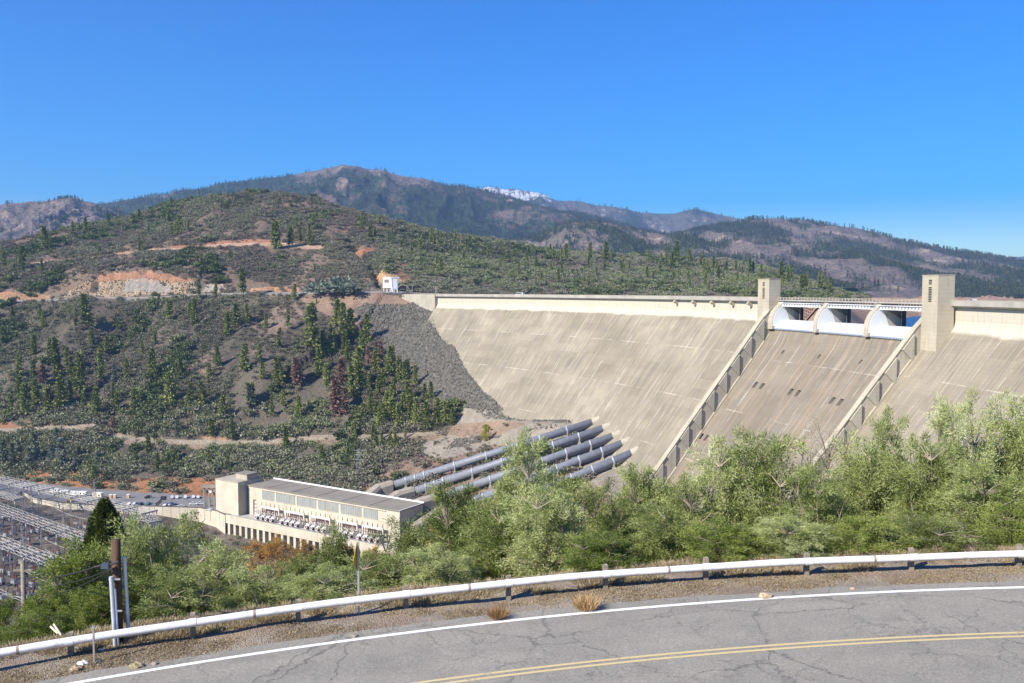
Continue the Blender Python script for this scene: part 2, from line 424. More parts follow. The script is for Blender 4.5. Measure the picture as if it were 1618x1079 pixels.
# fill bank below the car park by the dam, rockfill, gravel berm, penstock slope
paint((TB > 8.7) & (TB < 10.12) & poly_mask(QX, QY, [(478,470),(500,464),(640,463),(660,470),(690,488),(660,492),(600,482),(575,500),(560,520),(500,490)]), (.27, .195, .15), .93)
ROCKP = [(556,490),(575,480),(640,482),(662,474),(692,488),(715,520),(745,580),(782,640),(800,650),(730,642),(690,640),(660,612),(640,585),(612,560),(590,535),(575,510)]
paint((TB > 7.3) & (TB < 10.2) & poly_mask(PX + wob * .5, PY + wob2 * .5, ROCKP), (.085, .078, .065), 1)
BERM = [(655,712),(668,700),(700,690),(735,683),(715,672),(730,645),(785,638),(905,662),(950,676),(1010,705),(1010,800),(900,800),(760,720),(700,722)]
paint((TB > 5.8) & (TB < 8.2) & poly_mask(PX + wob * .5, PY + wob2 * .5, BERM), (.31, .285, .235), .97, 1, .15)
paint((TB > 5.8) & (TB < 7.0) & poly_mask(QX, QY, [(560,780),(600,750),(650,725),(700,712),(790,690),(850,672),(950,668),(1010,700),(1010,830),(640,850)]), (.27, .20, .15), .85)
paint((TB > 5.8) & (TB < 7.02) & poly_mask(PX + wob * .5, PY + wob2 * .5, [(655,712),(700,690),(760,680),(800,672),(905,664),(1010,690),(1010,830),(870,700),(800,700),(740,716),(690,728)]), (.33, .305, .25), .95)
paint((TB > 5.8) & (TB < 8.4) & poly_mask(QX, QY, [(740,645),(790,648),(905,665),(900,672),(800,662),(765,662)]), (.28, .27, .23), 1)
paint((TB > 6.8) & (TB < 7.3) & poly_mask(QX, QY, [(700,690),(720,662),(760,652),(800,664),(830,668),(780,690)]), (.30, .23, .17), .95)
# drawdown banks of the lake
paint((TB > 12) & (GX > 100) & (GZ < -14), (.40, .27, .18), 1)

def hit(px, py, tmin=5.0):
    """first terrain point seen at an image position (far side), and its row coordinate"""
    c = int(np.clip(round((px - xs[0]) / 2.5), 0, nC - 1))
    r0 = int(np.searchsorted(GT, tmin)); col = PY[r0:, c]
    idx = np.nonzero(col <= py)[0]
    if len(idx) == 0: return None
    i = r0 + idx[0]
    if i <= r0: return np.array([GX[i, c], GY[i, c], GZ[i, c]]), GT[i]
    a, b = PY[i - 1, c], PY[i, c]; t = (a - py) / (a - b + 1e-9)
    q = lambda G: G[i - 1, c] * (1 - t) + G[i, c] * t
    return np.array([q(GX), q(GY), q(GZ)]), GT[i]

def grid_faces(nr, nc):
    i = np.arange(nr - 1)[:, None]; j = np.arange(nc - 1)[None, :]
    a = i * nc + j
    return np.stack([a, a + 1, a + nc + 1, a + nc], -1).reshape(-1, 4)

def terrain_mat():
    t = NT('hill_soil'); v = t.coords('World')
    a = t.N('ShaderNodeAttribute', attribute_name='ground')
    n1 = t.noise(v, .35, 6, .7); n2 = t.noise(v, 1.6, 5, .7)
    c = t.mix(t.ramp(n1, [(.3, (0, 0, 0)), (.7, (1, 1, 1))]), a.outputs['Color'], t.mix(1., a.outputs['Color'], (1.55, 1.4, 1.3), 'MULTIPLY'))
    c = t.mix(t.ramp(n2, [(.35, (1, 1, 1)), (.5, (0, 0, 0))]), c, t.mix(1., c, (.55, .55, .55), 'MULTIPLY'))
    t.col(c); t.rough(.95); t.spec(.1)
    h = t.math('ADD', t.math('MULTIPLY', n1, 2.5), n2); t.bump(h, .9, 1.2)
    return t.m
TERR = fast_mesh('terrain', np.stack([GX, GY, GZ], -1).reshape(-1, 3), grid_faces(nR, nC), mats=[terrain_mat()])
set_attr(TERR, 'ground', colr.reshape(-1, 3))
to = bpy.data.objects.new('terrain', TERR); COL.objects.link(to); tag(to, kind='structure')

# ---------------------------------------------------------------- far mountains
def mountain(name, sky, Y0, Yr, yb, rgb, seed, amp=.045, ncol=520, nrow=90, rgb2=None, snow=None, green=.5):
    px = np.linspace(sky[0][0], sky[-1][0], ncol); ys = np.interp(px, [q[0] for q in sky], [q[1] for q in sky])
    ys = ys + fbm(px / 26, px * 0 + seed, 4, seed) * 1.6
    t = np.linspace(-.0, 1.35, nrow)[:, None]
    ang_b = np.array([P(809, yb, 1.)[2]]); ang_r = np.array([ray(809, y)[2] for y in ys])[None, :]
    Yt = Y0 + (Yr - Y0) * t; u = np.clip(t, 0, 1)
    zr = ang_r * Yr; zb = ang_b * Y0
    prof = u ** 1.15
    Z = zb + (zr - zb) * prof
    Z = np.where(t > 1, zr - (t - 1) * (Yr - Y0) * .5, Z)
    X = (px[None, :] - 809) / 1400. * Yt * 1.003
    L = (Yr - Y0)
    w = np.sin(np.clip(t, 0, 1) * math.pi) ** .6
    hh = (zr - zb)
    n = fbm(X / (L * .22) + seed, Yt / (L * .55) + seed * .3, 6, seed, True) * .20 + fbm(X / (L * .05), Yt / (L * .08), 5, seed + 3, True) * .055
    Z = Z + n * hh * w
    n3 = fbm(X / (L * .11), Yt / (L * .16), 5, seed + 50)
    n4 = fbm(X / (L * .03), Yt / (L * .03), 4, seed + 60)
    pxs_ = np.ones_like(t) * px[None, :]
    if seed == 2: n3 = n3 * .7 + .18 - .75 * np.clip((t - .74 + .12 * fbm(pxs_ / 30, t * 6, 3, 4)) * 7, 0, 1) * np.clip((130 - np.abs(pxs_ - 575)) / 60, 0, 1)
    c = np.array(rgb) * (1 + .25 * n4[..., None])
    c2 = np.array(rgb2 if rgb2 else (.06, .075, .045))
    k = np.clip((n3 + green - .5 + n4 * .5) * 3, 0, 1)[..., None]
    c = c * (1 - k) + c2 * (1 + .3 * n4[..., None]) * k
    rock = (np.clip((fbm(X / (L * .05) + 5, Yt / (L * .04), 4, seed + 80) - .42) * 8, 0, 1) * (1 - k[..., 0]))[..., None]
    c = c * (1 - rock) + np.array((.42, .33, .26)) * rock
    if snow is not None:
        pxg = np.ones_like(t) * px[None, :]
        sm = ((t > .80) & (pxg > snow[0]) & (pxg < snow[1]) & (n3 * .6 + n4 * .6 > -.14))[..., None]
        c = np.where(sm, np.array((.74, .75, .78)), c)
    V = np.stack([X, np.ones_like(X) * Yt, Z], -1)
    me = fast_mesh(name, V.reshape(-1, 3), grid_faces(nrow, ncol), mats=[mount_mat()])
    set_attr(me, 'ground', c.reshape(-1, 3))
    o = bpy.data.objects.new(name, me); COL.objects.link(o); tag(o, kind='structure')
    return dict(X=X, Y=np.ones_like(X) * Yt, Z=Z, k=k[..., 0], t=np.ones_like(X) * t, px=np.ones_like(X) * px)
def mount_mat():
    if 'mountain_soil' in MATS: return MATS['mountain_soil']
    t = NT('mountain_soil'); v = t.coords('World')
    a = t.N('ShaderNodeAttribute', attribute_name='ground')
    n1 = t.noise(v, .02, 8, .75); n2 = t.noise(v, .09, 5, .7)
    c = t.mix(t.ramp(n1, [(.35, (0, 0, 0)), (.65, (1, 1, 1))]), a.outputs['Color'], t.mix(1., a.outputs['Color'], (1.5, 1.4, 1.35), 'MULTIPLY'))
    c = t.mix(t.ramp(n2, [(.4, (1, 1, 1)), (.52, (0, 0, 0))]), c, t.mix(1., c, (.5, .55, .5), 'MULTIPLY'))
    t.col(c); t.rough(.95); t.spec(.05); t.bump(t.math('ADD', n1, n2), 1., 14)
    MATS['mountain_soil'] = t.m; return t.m
BR = (.16, .11, .10)
M = {}
M['a'] = mountain('mountains', [(-500,345),(-300,330),(0,323),(30,321),(60,320),(100,314),(125,312),(160,322),(200,336),(260,352),(330,375)], 2300, 3200, 415, (.225, .185, .175), 1, green=.25)
M['b'] = mountain('mountains', [(-500,380),(60,345),(100,335),(170,321),(230,311),(260,308),(330,297),(400,288),(450,279),(500,271),(530,264),(545,261),(560,264),(590,270),(610,270),(650,281),(700,291),(745,300),(790,312),(850,325),(900,338),(960,352),(1050,372),(1200,400),(1400,440)], 2600, 5200, 440, (.19, .145, .125), 2, rgb2=(.045, .068, .045), ncol=900, nrow=170, green=.80)
M['c'] = mountain('mountains', [(500,330),(650,305),(700,300),(735,297),(775,295),(790,297),(810,299),(850,305),(880,316),(920,320),(960,325),(1010,336),(1060,336),(1095,329),(1130,338),(1180,351),(1230,360),(1300,375),(1500,400)], 6500, 8500, 400, (.13, .115, .10), 3, rgb2=(.035, .055, .04), snow=(748, 872), ncol=500, nrow=60, green=.55)
M['d'] = mountain('mountains', [(600,440),(800,410),(900,392),(960,385),(1000,381),(1050,376),(1100,365),(1160,353),(1200,349),(1240,346),(1300,354),(1360,364),(1420,380),(1480,391),(1540,401),(1590,410),(1700,428),(1900,440),(2100,450)], 2100, 4300, 474, (.215, .18, .16), 4, rgb2=(.05, .07, .05), ncol=900, nrow=150, green=.74)
M['e'] = mountain('mountains', [(640,420),(700,395),(780,384),(820,378),(860,368),(890,352),(920,349),(960,353),(1000,362),(1050,370),(1090,372),(1135,385),(1180,398),(1240,415),(1300,432),(1350,450)], 2050, 3100, 455, (.225, .19, .16), 6, rgb2=(.07, .09, .055), ncol=600, nrow=110, green=.70)
M['f'] = mountain('mountains', [(1350,430),(1480,412),(1540,408),(1580,407),(1618,404),(1750,398)], 9500, 12000, 425, (.14, .11, .1), 8, ncol=200, nrow=30)

# ---------------------------------------------------------------- water
def sheet(name, pts, mat, z=None):
    b = MB(); b.add([(p[0], p[1], p[2] if z is None else z) for p in pts], [tuple(range(len(pts)))])
    o = b.build(name, mat); tag(o, kind='structure'); return o
def water_mat():
    t = NT('lake_water'); v = t.coords('World')
    t.col((.006, .06, .17)); t.rough(.3); t.spec(.12)
    t.bump(t.noise(v, .6, 4, .6), .25, .3); return t.m
wm = water_mat()
sheet('lake', [(60,620,0),(60,2300,0),(2600,2300,0),(2600,330,0),(230,300,0),(160,440,0)], wm, -33.5)
sheet('river', [(-600,250,0),(-600,420,0),(-20,440,0),(400,330,0),(400,250,0)], wm, -149.2)
# ================================================================ CONCRETE
def dam_concrete(name, brown=0.0, crestband=True):
    t = NT(name); uv = t.N('ShaderNodeUVMap', uv_map='UVMap').outputs[0]
    sx = t.N('ShaderNodeSeparateXYZ'); t.L(uv, sx.inputs[0]); u, v = sx.outputs[0], sx.outputs[1]
    big = t.noise(uv, .022, 5, .6); mid = t.noise(t.mapping(uv, (.16, .10, 1)), 1., 5, .65)
    base = t.ramp(big, [(.3, (.195, .169, .118)), (.5, (.28, .245, .174)), (.7, (.365, .323, .235))]) if brown == 0 else t.ramp(big, [(.3, (.165, .142, .108)), (.7, (.25, .217, .165))])
    base = t.mix(t.ramp(mid, [(.40, (0, 0, 0)), (.68, (.75, .75, .75))]), base, (.235, .205, .165))
    # blocks and lifts: every pour has a tone of its own
    bu = t.math('FLOOR', t.math('DIVIDE', u, 15.24)); bv = t.math('FLOOR', t.math('DIVIDE', v, 6.1))
    cv = t.N('ShaderNodeCombineXYZ'); t.L(bu, cv.inputs[0]); t.L(bv, cv.inputs[1])
    wn = t.N('ShaderNodeTexWhiteNoise', noise_dimensions='2D'); t.L(cv.outputs[0], wn.inputs['Vector'])
    tone = t.math('MULTIPLY_ADD', wn.outputs['Value'], .16, .92)
    cc = t.N('ShaderNodeCombineXYZ')
    for i in range(3): t.L(tone, cc.inputs[i])
    base = t.mix(1., base, cc.outputs[0], 'MULTIPLY')
    # run-off streaks down the slope
    st = t.noise(t.mapping(uv, (1.1, .028, 1)), 1., 6, .7); stm = t.noise(uv, .035, 3, .5)
    dark = t.math('MULTIPLY', t.ramp(st, [(.48, (0, 0, 0)), (.64, (1, 1, 1))]), t.ramp(stm, [(.38, (.15,) * 3), (.66, (.95,) * 3)]))
    base = t.mix(t.math('MULTIPLY', dark, .85 if brown == 0 else .9), base, (.115, .102, .086))
    if brown:
        rs_ = t.noise(t.mapping(uv, (.35, .012, 1), (7, 3, 0)), 1., 5, .7)
        base = t.mix(t.math('MULTIPLY', t.ramp(rs_, [(.48, (0, 0, 0)), (.7, (1, 1, 1))]), .7), base, (.31, .225, .135))
    lt = t.noise(t.mapping(uv, (.75, .022, 1), (31, 5, 0)), 1., 6, .75); ltm = t.noise(t.mapping(uv, (1, 1, 1), (90, 20, 0)), .03, 4, .6)
    light = t.math('MULTIPLY', t.ramp(lt, [(.53, (0, 0, 0)), (.62, (1, 1, 1))]), t.ramp(ltm, [(.42, (.08,) * 3), (.56, (1, 1, 1))]))
    base = t.mix(t.math('MULTIPLY', light, .5 if brown == 0 else .3), base, (.56, .51, .42))
    # joints
    fu = t.math('ABSOLUTE', t.math('SUBTRACT', t.math('FRACT', t.math('DIVIDE', u, 15.24)), .5))
    jn = t.math('GREATER_THAN', fu, .4875)
    jm = t.noise(t.mapping(uv, (.05, .06, 1)), 1., 4, .7)
    base = t.mix(t.math('MULTIPLY', jn, t.ramp(jm, [(.42, (.35,) * 3), (.5, (.2,) * 3), (.62, (.6,) * 3)])), base, t.mix(t.ramp(jm, [(.50, (0, 0, 0)), (.56, (1, 1, 1))]), (.20, .175, .15), (.68, .63, .55)))
    f5 = t.math('ABSOLUTE', t.math('SUBTRACT', t.math('FRACT', t.math('DIVIDE', u, 5.08)), .5))
    j5 = t.noise(t.mapping(uv, (.11, .022, 1), (12, 44, 0)), 1., 5, .75)
    base = t.mix(t.math('MULTIPLY', t.math('GREATER_THAN', f5, .462), t.ramp(j5, [(.38, (.5,) * 3), (.5, (.0,) * 3), (.64, (.55,) * 3)])), base, t.mix(t.ramp(j5, [(.49, (0, 0, 0)), (.51, (1, 1, 1))]), (.17, .145, .12), (.52, .475, .39)))
    fv = t.math('ABSOLUTE', t.math('SUBTRACT', t.math('FRACT', t.math('DIVIDE', v, 1.525)), .5))
    base = t.mix(t.math('MULTIPLY', t.math('GREATER_THAN', fv, .44), .22), base, (.18, .16, .13))
    fv2 = t.math('ABSOLUTE', t.math('SUBTRACT', t.math('FRACT', t.math('DIVIDE', v, 30.5)), .5))
    base = t.mix(t.math('MULTIPLY', t.math('GREATER_THAN', fv2, .493), t.ramp(jm, [(.46, (0, 0, 0)), (.62, (.5,) * 3)])), base, (.62, .56, .48))
    if crestband:
        g = t.coords('World'); sz = t.N('ShaderNodeSeparateXYZ'); t.L(g, sz.inputs[0])
        zz = t.math('ADD', sz.outputs[2], t.math('MULTIPLY', t.math('SUBTRACT', t.noise(g, .08, 3), .5), 3.))
        clean = t.math('MULTIPLY_ADD', zz, .8, 13.2, clamp=True)
        drip = t.noise(t.mapping(uv, (.9, .05, 1), (3, 3, 0)), 1., 5, .7)
        cr = t.mix(t.ramp(drip, [(.52, (0, 0, 0)), (.72, (.6,) * 3)]), (.50, .46, .375), (.26, .235, .195))
        base = t.mix(clean, base, cr)
    t.col(base); t.rough(.88); t.spec(.2); t.bump(t.math('ADD', mid, t.math('MULTIPLY', fv, -.5)), .35, .25)
    return t.m
m_face = dam_concrete('weathered_dam_concrete'); m_spill = dam_concrete('spillway_concrete', 1.0, False)
def wall_concrete(name, c=(.41, .375, .30), stain=.55):
    t = NT(name); v = t.coords('World')
    n = t.noise(v, .12, 5, .6); base = t.ramp(n, [(.3, tuple(q * .86 for q in c)), (.7, tuple(min(1, q * 1.12) for q in c))])
    st = t.noise(t.mapping(v, (1, 1, .08)), .9, 6, .7); sm = t.noise(v, .09, 3, .5)
    base = t.mix(t.math('MULTIPLY', t.math('MULTIPLY', t.ramp(st, [(.52, (0, 0, 0)), (.66, (1, 1, 1))]), t.ramp(sm, [(.4, (.1,) * 3), (.6, (1,) * 3)])), stain), base, (.15, .13, .11))
    sz = t.N('ShaderNodeSeparateXYZ'); t.L(v, sz.inputs[0])
    fz = t.math('ABSOLUTE', t.math('SUBTRACT', t.math('FRACT', t.math('DIVIDE', sz.outputs[2], 1.525)), .5))
    base = t.mix(t.math('MULTIPLY', t.math('GREATER_THAN', fz, .455), .25), base, (.2, .18, .15))
    t.col(base); t.rough(.88); t.spec(.2); t.bump(n, .2, .2); return t.m
m_wall = wall_concrete('stained_wall_concrete'); m_tower = wall_concrete('tower_concrete', (.43, .385, .295), .3)
m_cream = wall_concrete('cream_powerhouse_concrete', (.57, .51, .395), .22); m_deck = simple('deck_concrete', (.42, .40, .36), .85, scale=.3)
m_white = simple('white_paint', (.80, .80, .78), .5, var=.05); m_whs = simple('white_steel', (.70, .71, .71), .45, var=.08, scale=.2, dirt=(.50, .49, .46))
m_dark = simple('dark_steel', (.035, .035, .04), .6); m_black = simple('unlit_opening', (.02, .018, .018), .9)
m_galv = simple('galvanised_steel', (.48, .49, .50), .45, .6, var=.12, scale=2.); m_asph_far = simple('car_park_asphalt', (.21, .205, .195), .9, var=.15, scale=.08)
m_roof = simple('flat_roof_gravel', (.25, .222, .18), .9, var=.12, scale=.1)

def extrude_s(prof, s0, s1, step, name, mats, parent, uvoff=0.0, closed=True, smooth=False, subdiv=None):
    """closed (off, z) profile swept along the dam axis, with UVs in metres"""
    if subdiv:
        q = []
        n = len(prof)
        for i in range(n):
            a, b = np.array(prof[i], float), np.array(prof[(i + 1) % n], float)
            k = max(1, int(np.linalg.norm(b - a) / subdiv))
            for j in range(k): q.append(tuple(a + (b - a) * j / k))
        prof = q
    n = len(prof); ss = np.linspace(s0, s1, max(2, int(abs(s1 - s0) / step) + 1))
    cum = [0.]
    for i in range(1, n + 1):
        a, b = prof[i - 1], prof[i % n]; cum.append(cum[-1] + math.hypot(a[0] - b[0], a[1] - b[1]))
    vs = []; fs = []; uvs = []
    for s in ss:
        for (o, z) in prof: vs.append(A(s, o, z))
    for i in range(len(ss) - 1):
        for j in range(n):
            j2 = (j + 1) % n
            fs.append((i * n + j, i * n + j2, (i + 1) * n + j2, (i + 1) * n + j))
            uvs += [(ss[i], cum[j]), (ss[i], cum[j + 1]), (ss[i + 1], cum[j + 1]), (ss[i + 1], cum[j])]
    fs.append(tuple(range(n))[::-1]); uvs += [(prof[j][0], prof[j][1]) for j in range(n)][::-1]
    e = (len(ss) - 1) * n
    fs.append(tuple(e + k for k in range(n))); uvs += [(prof[j][0], prof[j][1]) for j in range(n)]
    v = np.array(vs); loc = None
    if parent is not None: v = tolocal(parent, v)
    me = bpy.data.meshes.new(name); me.from_pydata(v.tolist(), [], fs)
    uvl = me.uv_layers.new(name='UVMap'); uvl.data.foreach_set('uv', np.array(uvs, np.float32).ravel())
    for m_ in (mats if isinstance(mats, (list, tuple)) else [mats]): me.materials.append(m_)
    me.update()
    import bmesh
    bm = bmesh.new(); bm.from_mesh(me); bmesh.ops.recalc_face_normals(bm, faces=bm.faces); bm.to_mesh(me); bm.free()
    o = bpy.data.objects.new(name, me); COL.objects.link(o)
    if parent is not None: o.parent = parent
    return o

sl = lambda z, e=0.: .8 * (-13 - z) + e
dam = empty('concrete_dam', A(0, 60, -140), 'huge pale curved concrete gravity dam with a wide spillway between two towers', 'dam')
face = [(0, -6.9), (0, -11.6), (.35, -13), (1.1, -14.5), (sl(-16.5), -16.5), (sl(-150), -150), (-9, -150), (-9, -6.9)]
extrude_s(face, -358, 13.5, 4, 'abutment_face', m_face, dam)
extrude_s(face, 128.5, 330, 4, 'abutment_face', m_face, dam)
sls = lambda z: sl(z) - 2.4
spill = [(-8, -17.9), (-2, -17.3), (1, -17.5), (3.8, -19.0), (5.8, -21.6), (sls(-25.5), -25.5), (sls(-150), -150), (-9, -150), (-9, -18.3)]
spo = extrude_s(spill, 16.2, 126.9, 3, 'spillway_face', m_spill, dam, subdiv=None)
# outlet openings cut into the spillway
def cut(target, parent):
    cb = MB()
    for s_c, z_c, w in [(36,-29,1.6),(65,-29,1.6),(95.6,-29,1.6)] + [(s+ds,-44.2,2.6) for s in (35.4,65.6,98.4) for ds in (-3,3)] + [(s+ds,-70,2.6) for s in (20.4,52,88) for ds in (-2.6,2.6)]:
        pr = [(sls(z_c) - 5, z_c + .1), (sls(z_c) + 6, z_c + .1), (sls(z_c) + 7, z_c - w), (sls(z_c) - 5, z_c - w)]
        p0 = [A(s_c - w * .5, o, z) for o, z in pr]; p1 = [A(s_c + w * .5, o, z) for o, z in pr]
        n = 4; cb.add(p0 + p1, [(3, 2, 1, 0), (4, 5, 6, 7)] + [(i, (i + 1) % n, n + (i + 1) % n, n + i) for i in range(n)])
    import bmesh
    co = cb.build('cutter', m_black, parent)
    bm = bmesh.new(); bm.from_mesh(co.data); bmesh.ops.recalc_face_normals(bm, faces=bm.faces); bm.to_mesh(co.data); bm.free()
    md = target.modifiers.new('b', 'BOOLEAN'); md.object = co; md.solver = 'EXACT'; md.operation = 'DIFFERENCE'
    bpy.context.view_layer.update()
    dg = bpy.context.evaluated_depsgraph_get(); me = bpy.data.meshes.new_from_object(target.evaluated_get(dg))
    target.modifiers.clear(); target.data = me; bpy.data.objects.remove(co)
try: cut(spo, dam)
except Exception as ex: print('cut failed', ex)
ob = MB()
for s_c, z_c, w in [(36,-29,1.6),(65,-29,1.6),(95.6,-29,1.6)] + [(s+ds,-44.2,2.6) for s in (35.4,65.6,98.4) for ds in (-3,3)] + [(s+ds,-70,2.6) for s in (20.4,52,88) for ds in (-2.6,2.6)]:
    c = (A(s_c, sls(z_c) - 1.2, z_c - w * .5)); h = A(s_c + 1, 0, 0) - A(s_c, 0, 0); nrm = A(s_c, 1, 0) - A(s_c, 0, 0)
    b = MB(); b.frame_box(c, h, nrm, (0, 0, 1), w * .49, .15, w * .45); b.build('outlet_dark_plate', m_black, dam)  # black plate in each opening stands for its unlit depth

def comb(a, b, step, w, off, z0, z1, z2, th):
    mb = MB(); pts = [(a, z0)]; s = a
    low = []
    while s + step < b: low += [(s, z1), (s + (step - w) / 2, z1), (s + (step - w) / 2, z2), (s + (step + w) / 2, z2), (s + (step + w) / 2, z1)]; s += step
    n = len(low) // 5; vs = []; fs = []
    row = [(p, q) for p, q in low] + [(s, z1)]
    for k in (0, 1):
        for p, q in row: vs.append(A(p, off + k * th, q))
    m = len(row)
    top = [p for p, q in row if abs(q - z1) < 1e-9]
    ti = {}
    for k in (0, 1):
        for i, (p, q) in enumerate(row):
            if abs(q - z1) < 1e-9: ti[(k, i)] = len(vs); vs.append(A(p, off + k * th, z0))
    for i in range(m - 1):
        fs.append((i, i + 1, m + i + 1, m + i))
    idx = [i for i, (p, q) in enumerate(row) if abs(q - z1) < 1e-9]
    for i, j in zip(idx[:-1], idx[1:]):
        for k in (0, 1): fs.append((k * m + i, k * m + j, ti[(k, j)], ti[(k, i)]))
        fs.append((ti[(0, i)], ti[(0, j)], ti[(1, j)], ti[(1, i)]))
        if j == i + 3:
            for k in (0, 1): fs.append((k * m + i, k * m + i + 1, k * m + i + 2, k * m + j))
    mb.add(vs, fs); return mb
def trainwall(s0, s1, h, zt, lab, curb):
    e = .8 * h
    top = [(-6, -7.7), (.5, -7.8), (2.6, -8.3), (5.0, -9.9), (6.9, -12.0), (sl(-14.4, e) + .2, -14.4)]
    pr = top + [(sl(-150, e), -150), (sl(-150, -5), -150), (sl(-20, -5), -20), (-6, -20)]
    w = extrude_s(pr, s0, s1, 2.6, 'training_wall', m_wall, dam); w['label'] = lab
    cp = MB()
    for i in range(len(top)):
        a = top[i]; b_ = top[i + 1] if i < len(top) - 1 else (sl(-150, e), -150)
        nx, nz = (b_[1] - a[1]), -(b_[0] - a[0]); L = math.hypot(nx, nz); nx, nz = abs(nx / L * .3), abs(nz / L * .3)
        cp.prism([A(s0 - .2, a[0], a[1] + .003 * i), A(s0 - .2, b_[0], b_[1] + .003 * i), A(s0 - .2, b_[0] + nx, b_[1] + nz), A(s0 - .2, a[0] + nx, a[1] + nz)], A(s1 + .25, 0, 0) - A(s0 - .2, 0, 0))
    cp.build('wall_coping', m_tower, w)
    z = zt
    while z > -122:          # triangular buttresses standing proud of the wall side
        o0 = sl(z, e) - .2; d_ = 4.6
        b = MB(); b.prism([A(s1 - .05, o0, z - .3), A(s1 - .05, o0 + d_, z - .3 - d_ / .8), A(s1 - .05, o0, z - .3 - d_ / .8 - d_)], A(s1 + .85, 0, 0) - A(s1 - .05, 0, 0))
        b.build('buttress', m_wall, w); z -= 8.6
    b = MB(); zz = np.arange(-19 if curb < 0 else -25, -150, -8); q = -2.4 if curb < 0 else 0
    for a, c in zip(zz[:-1], zz[1:]): b.prism([A(s1, sl(a) + q, a - .4), A(s1, sl(c) + q, c - .4), A(s1, sl(c) + .6 + q, c + .7), A(s1, sl(a) + .6 + q, a + .7)], A(s1 + .8, 0, 0) - A(s1, 0, 0))
    b.build('edge_curb', m_tower, w)
trainwall(13.4, 16.2, 10.0, -14.5, 'training wall left of the spillway', -1); trainwall(126.9, 129.3, 10.0, -16.5, 'training wall right of the spillway', 1)
# crest road, parapets and overhanging fascia
road = [(-9.8, -4.05), (-9.4, -4.05), (-9.4, -5.2), (1.8, -5.2), (1.8, -4.0), (2.25, -4.0), (2.25, -6.0), (1.9, -6.25), (.002, -6.7), (0, -7.1), (-9.8, -7.1)]
m_par = simple('parapet_concrete', (.36, .34, .30), .85, var=.2, scale=.15)
for a, b in ((-358, 6.6), (138.4, 330)):
    o = extrude_s(road, a, b, 4, 'crest_road', m_par, dam)
    extrude_s([(1.72, -3.995), (2.3, -3.995), (2.3, -3.85), (1.72, -3.85)], a + .4, b - .4, 4, 'parapet_cap', m_tower, o)
    for s in np.arange(a + 12, b, 15.24):
        m2 = MB(); m2.frame_box(A(s, .25, -9.2), A(s + 1, 0, 0) - A(s, 0, 0), A(s, 1, 0) - A(s, 0, 0), (0, 0, 1), .18, .26, 2.3)
    for s in ((-78, -60, -42, -24, -8) if a < 0 else ()):
        m2 = MB(); m2.prism([A(s, 0, -7.1), A(s, 2.1, -6.3), A(s, 3.1, -7.2), A(s, 3.0, -7.9), A(s, 0, -9)], A(s + 1.4, 0, 0) - A(s, 0, 0)); m2.build('bracket', m_tower, dam)
# wing wall at the far abutment
extrude_s([(-9, -4.3), (1.6, -4.3), (1.6, -40), (-9, -40)], -402, -358.1, 4, 'wing_wall', m_wall, dam)
extrude_s([(0, -4.1), (3.0, -4.1), (3.0, -26), (0, -26)], -360.2, -357.4, 4, 'end_pilaster', m_wall, dam)
# towers
def tower(s0, s1, name, pxlab, q=0):
    t = extrude_s([(-.5 + q, 5.0), (6.05 + q, 5.0), (6.2 + q, -28), (-.5 + q, -28)], s0, s1, 9, name, m_tower, dam)
    t['label'] = pxlab
    b = MB(); b2 = MB()
    h = A(s0 + 1, 0, 0) - A(s0, 0, 0); nn = A(s0, 1, 0) - A(s0, 0, 0)
    b.frame_box(A((s0 + s1) / 2, 2.78 + q, 5.15), h, nn, (0, 0, 1), (s1 - s0) / 2 + .12, 3.45, .15)
    b.build('roof_slab', m_tower, t)
    b3 = MB(); b3.frame_box(A((s0 + s1) / 2 + (s1 - s0) / 2, 6.1, -9), h, nn, (0, 0, 1), .3, .3, 13.9); pass
    sm = s0 + (s1 - s0) * .52
    for zc in [3.3, 2.65, 2.0] + [.6 - .62 * i for i in range(9)]:
        if zc == .6: b2.build('louvre_grille', m_black, t); b2 = MB()
        b2.frame_box(A(sm, 6.1 + q, zc), h, nn, (0, 0, 1), .85, .12, .17)
    b2.build('louvre_grille', m_black, t)
tower(6.6, 16.15, 'elevator_tower', 'square concrete elevator tower beside the spillway, smaller in view')
tower(129.4, 138.9, 'elevator_tower', 'square concrete elevator tower beside the spillway, larger in view', 1.5)
